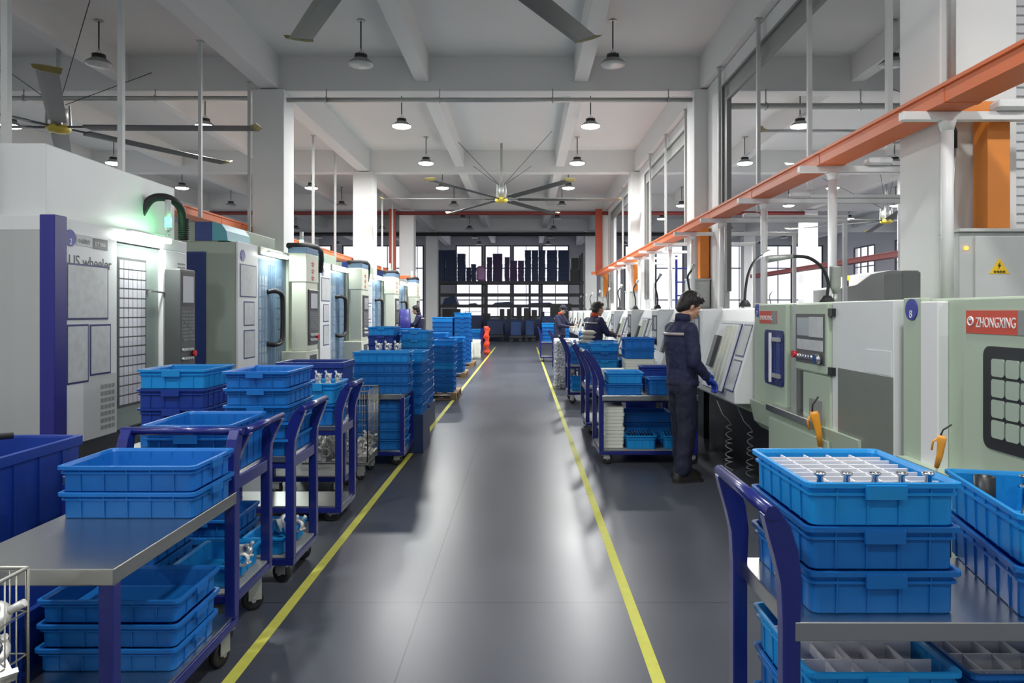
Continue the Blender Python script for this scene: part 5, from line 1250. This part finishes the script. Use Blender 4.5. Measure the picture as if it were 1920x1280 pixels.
    def arc(rx, ry, z): return [Vector((-.008 + rx * cos(a0 + (a1 - a0) * k / n), ry * sin(a0 + (a1 - a0) * k / n), z)) for k in range(n + 1)]
    q.loft([arc(.132, .185, 1.335), arc(.146, .203, 1.335), arc(.144, .200, 1.360), arc(.130, .182, 1.360)], False, False, True, closed=False)
    q.build('reflective_strip', strip_m, jk)
    for k in range(2): MB().ball((.155 if k else .16, -.02 - .05 * k, .90), .007).build('hem_button', chrome, jk)
    # trousers
    q = MB(); q.loft([ell(.005, 0, .80, .11, .15), ell(.005, 0, .90, .12, .165), ell(.01, 0, .96, .12, .16)], True, True, True)
    for sd in 'RL':
        sh, el, wr, hd, hip, kn, an = J[sd]
        q.cap(hip + Vector((.005, 0, -.03)), kn, .104, .088); q.cap(kn, an + Vector((0, 0, .03)), .088, .078); 
    tr = q.build('trousers', cloth2, t); remesh(tr, .013, 3, .026)
    for sd, s_ in (('R', -1), ('L', 1)):
        an = J[sd][6]; ax, ay = an.x, an.y
        q = MB(); q.loft([rrect(ax + .05, ay, .145, .048, 0, .045, 5), rrect(ax + .05, ay, .148, .050, .02, .045, 5), rrect(ax + .035, ay, .125, .045, .05, .04, 5), rrect(ax - .0, ay, .075, .042, .09, .038, 5), rrect(ax - .012, ay, .052, .040, .12, .036, 5)], True, True, True)
        sh_ = q.build('shoe', shoe, t)
        MB().loft([rrect(ax + .05, ay, .150, .053, 0, .045, 5), rrect(ax + .05, ay, .150, .053, .016, .045, 5)], True, True).build('sole', rubber, sh_)
    if glove_m:
        for sd, s_ in (('R', -1), ('L', 1)):
            q = MB(); wr, hd = J[sd][2], J[sd][3]; hand(q, wr, hd, s_, .0035); q.cap(wr - (hd - wr).normalized() * .03, wr + (hd - wr).normalized() * .03, .034, .030)
            g = q.build('glove', glove_m, t); remesh(g, .005, 1)
    return t
stand = dict(elR=(.02, -.235, 1.10), wrR=(.145, -.215, .955), hdR=(.225, -.20, .90), elL=(.06, .235, 1.11), wrL=(.29, .18, .985), hdL=(.38, .15, .95),
             knR=(.015, -.095, .50), anR=(-.035, -.105, .09), knL=(.05, .10, .50), anL=(.06, .115, .09), turn=-4)
person('worker with tousled dark hair in navy workwear and blue gloves at the slant door lathe', (1.455, 6.6, 0), radians(14), stand, pitch=32, vox=.0065, glove_m=glove)
reach = dict(elR=(.12, -.24, 1.16), wrR=(.36, -.16, 1.12), hdR=(.45, -.13, 1.13), elL=(.14, .24, 1.18), wrL=(.38, .14, 1.18), hdL=(.46, .11, 1.2),
             knR=(.0, -.095, .50), anR=(-.02, -.105, .09), knL=(.02, .10, .50), anL=(.02, .115, .09), turn=-10)
person('worker in navy jacket with red collar and grey shoulder stripe, seen from behind', (1.27, 12.9, -.03 + .03), radians(32), reach, collar=collar_r, pitch=8, vox=.010)
person('worker with dark cap and red collar bending over a far lathe', (1.05, 20.6, 0), radians(-30), reach, collar=collar_r, cap=cloth, pitch=28, vox=.012)
person('worker in navy jacket facing a blue bag before the grey far cabinet', (-3.05, 20.8, 0), radians(186), reach, pitch=12, vox=.012)
q = MB((-3.4, 20.5, .9)); q.loft([rrect(-3.42, 20.5, .16, .10, .70, .05), rrect(-3.42, 20.5, .17, .12, 1.1, .05), rrect(-3.42, 20.5, .15, .08, 1.62, .05)], True, True, True)
tag(q.build('blue_bag', stripe), 'bright navy blue upright bag beside the far worker at the tall machines', 'bag')
tag(MB((-3.4, 20.5, 0)).box(-3.65, -3.28, 20.3, 20.8, 0, .70).build('work_table', lightg, bevel=.01), 'pale grey work block under the upright blue bag', 'table')
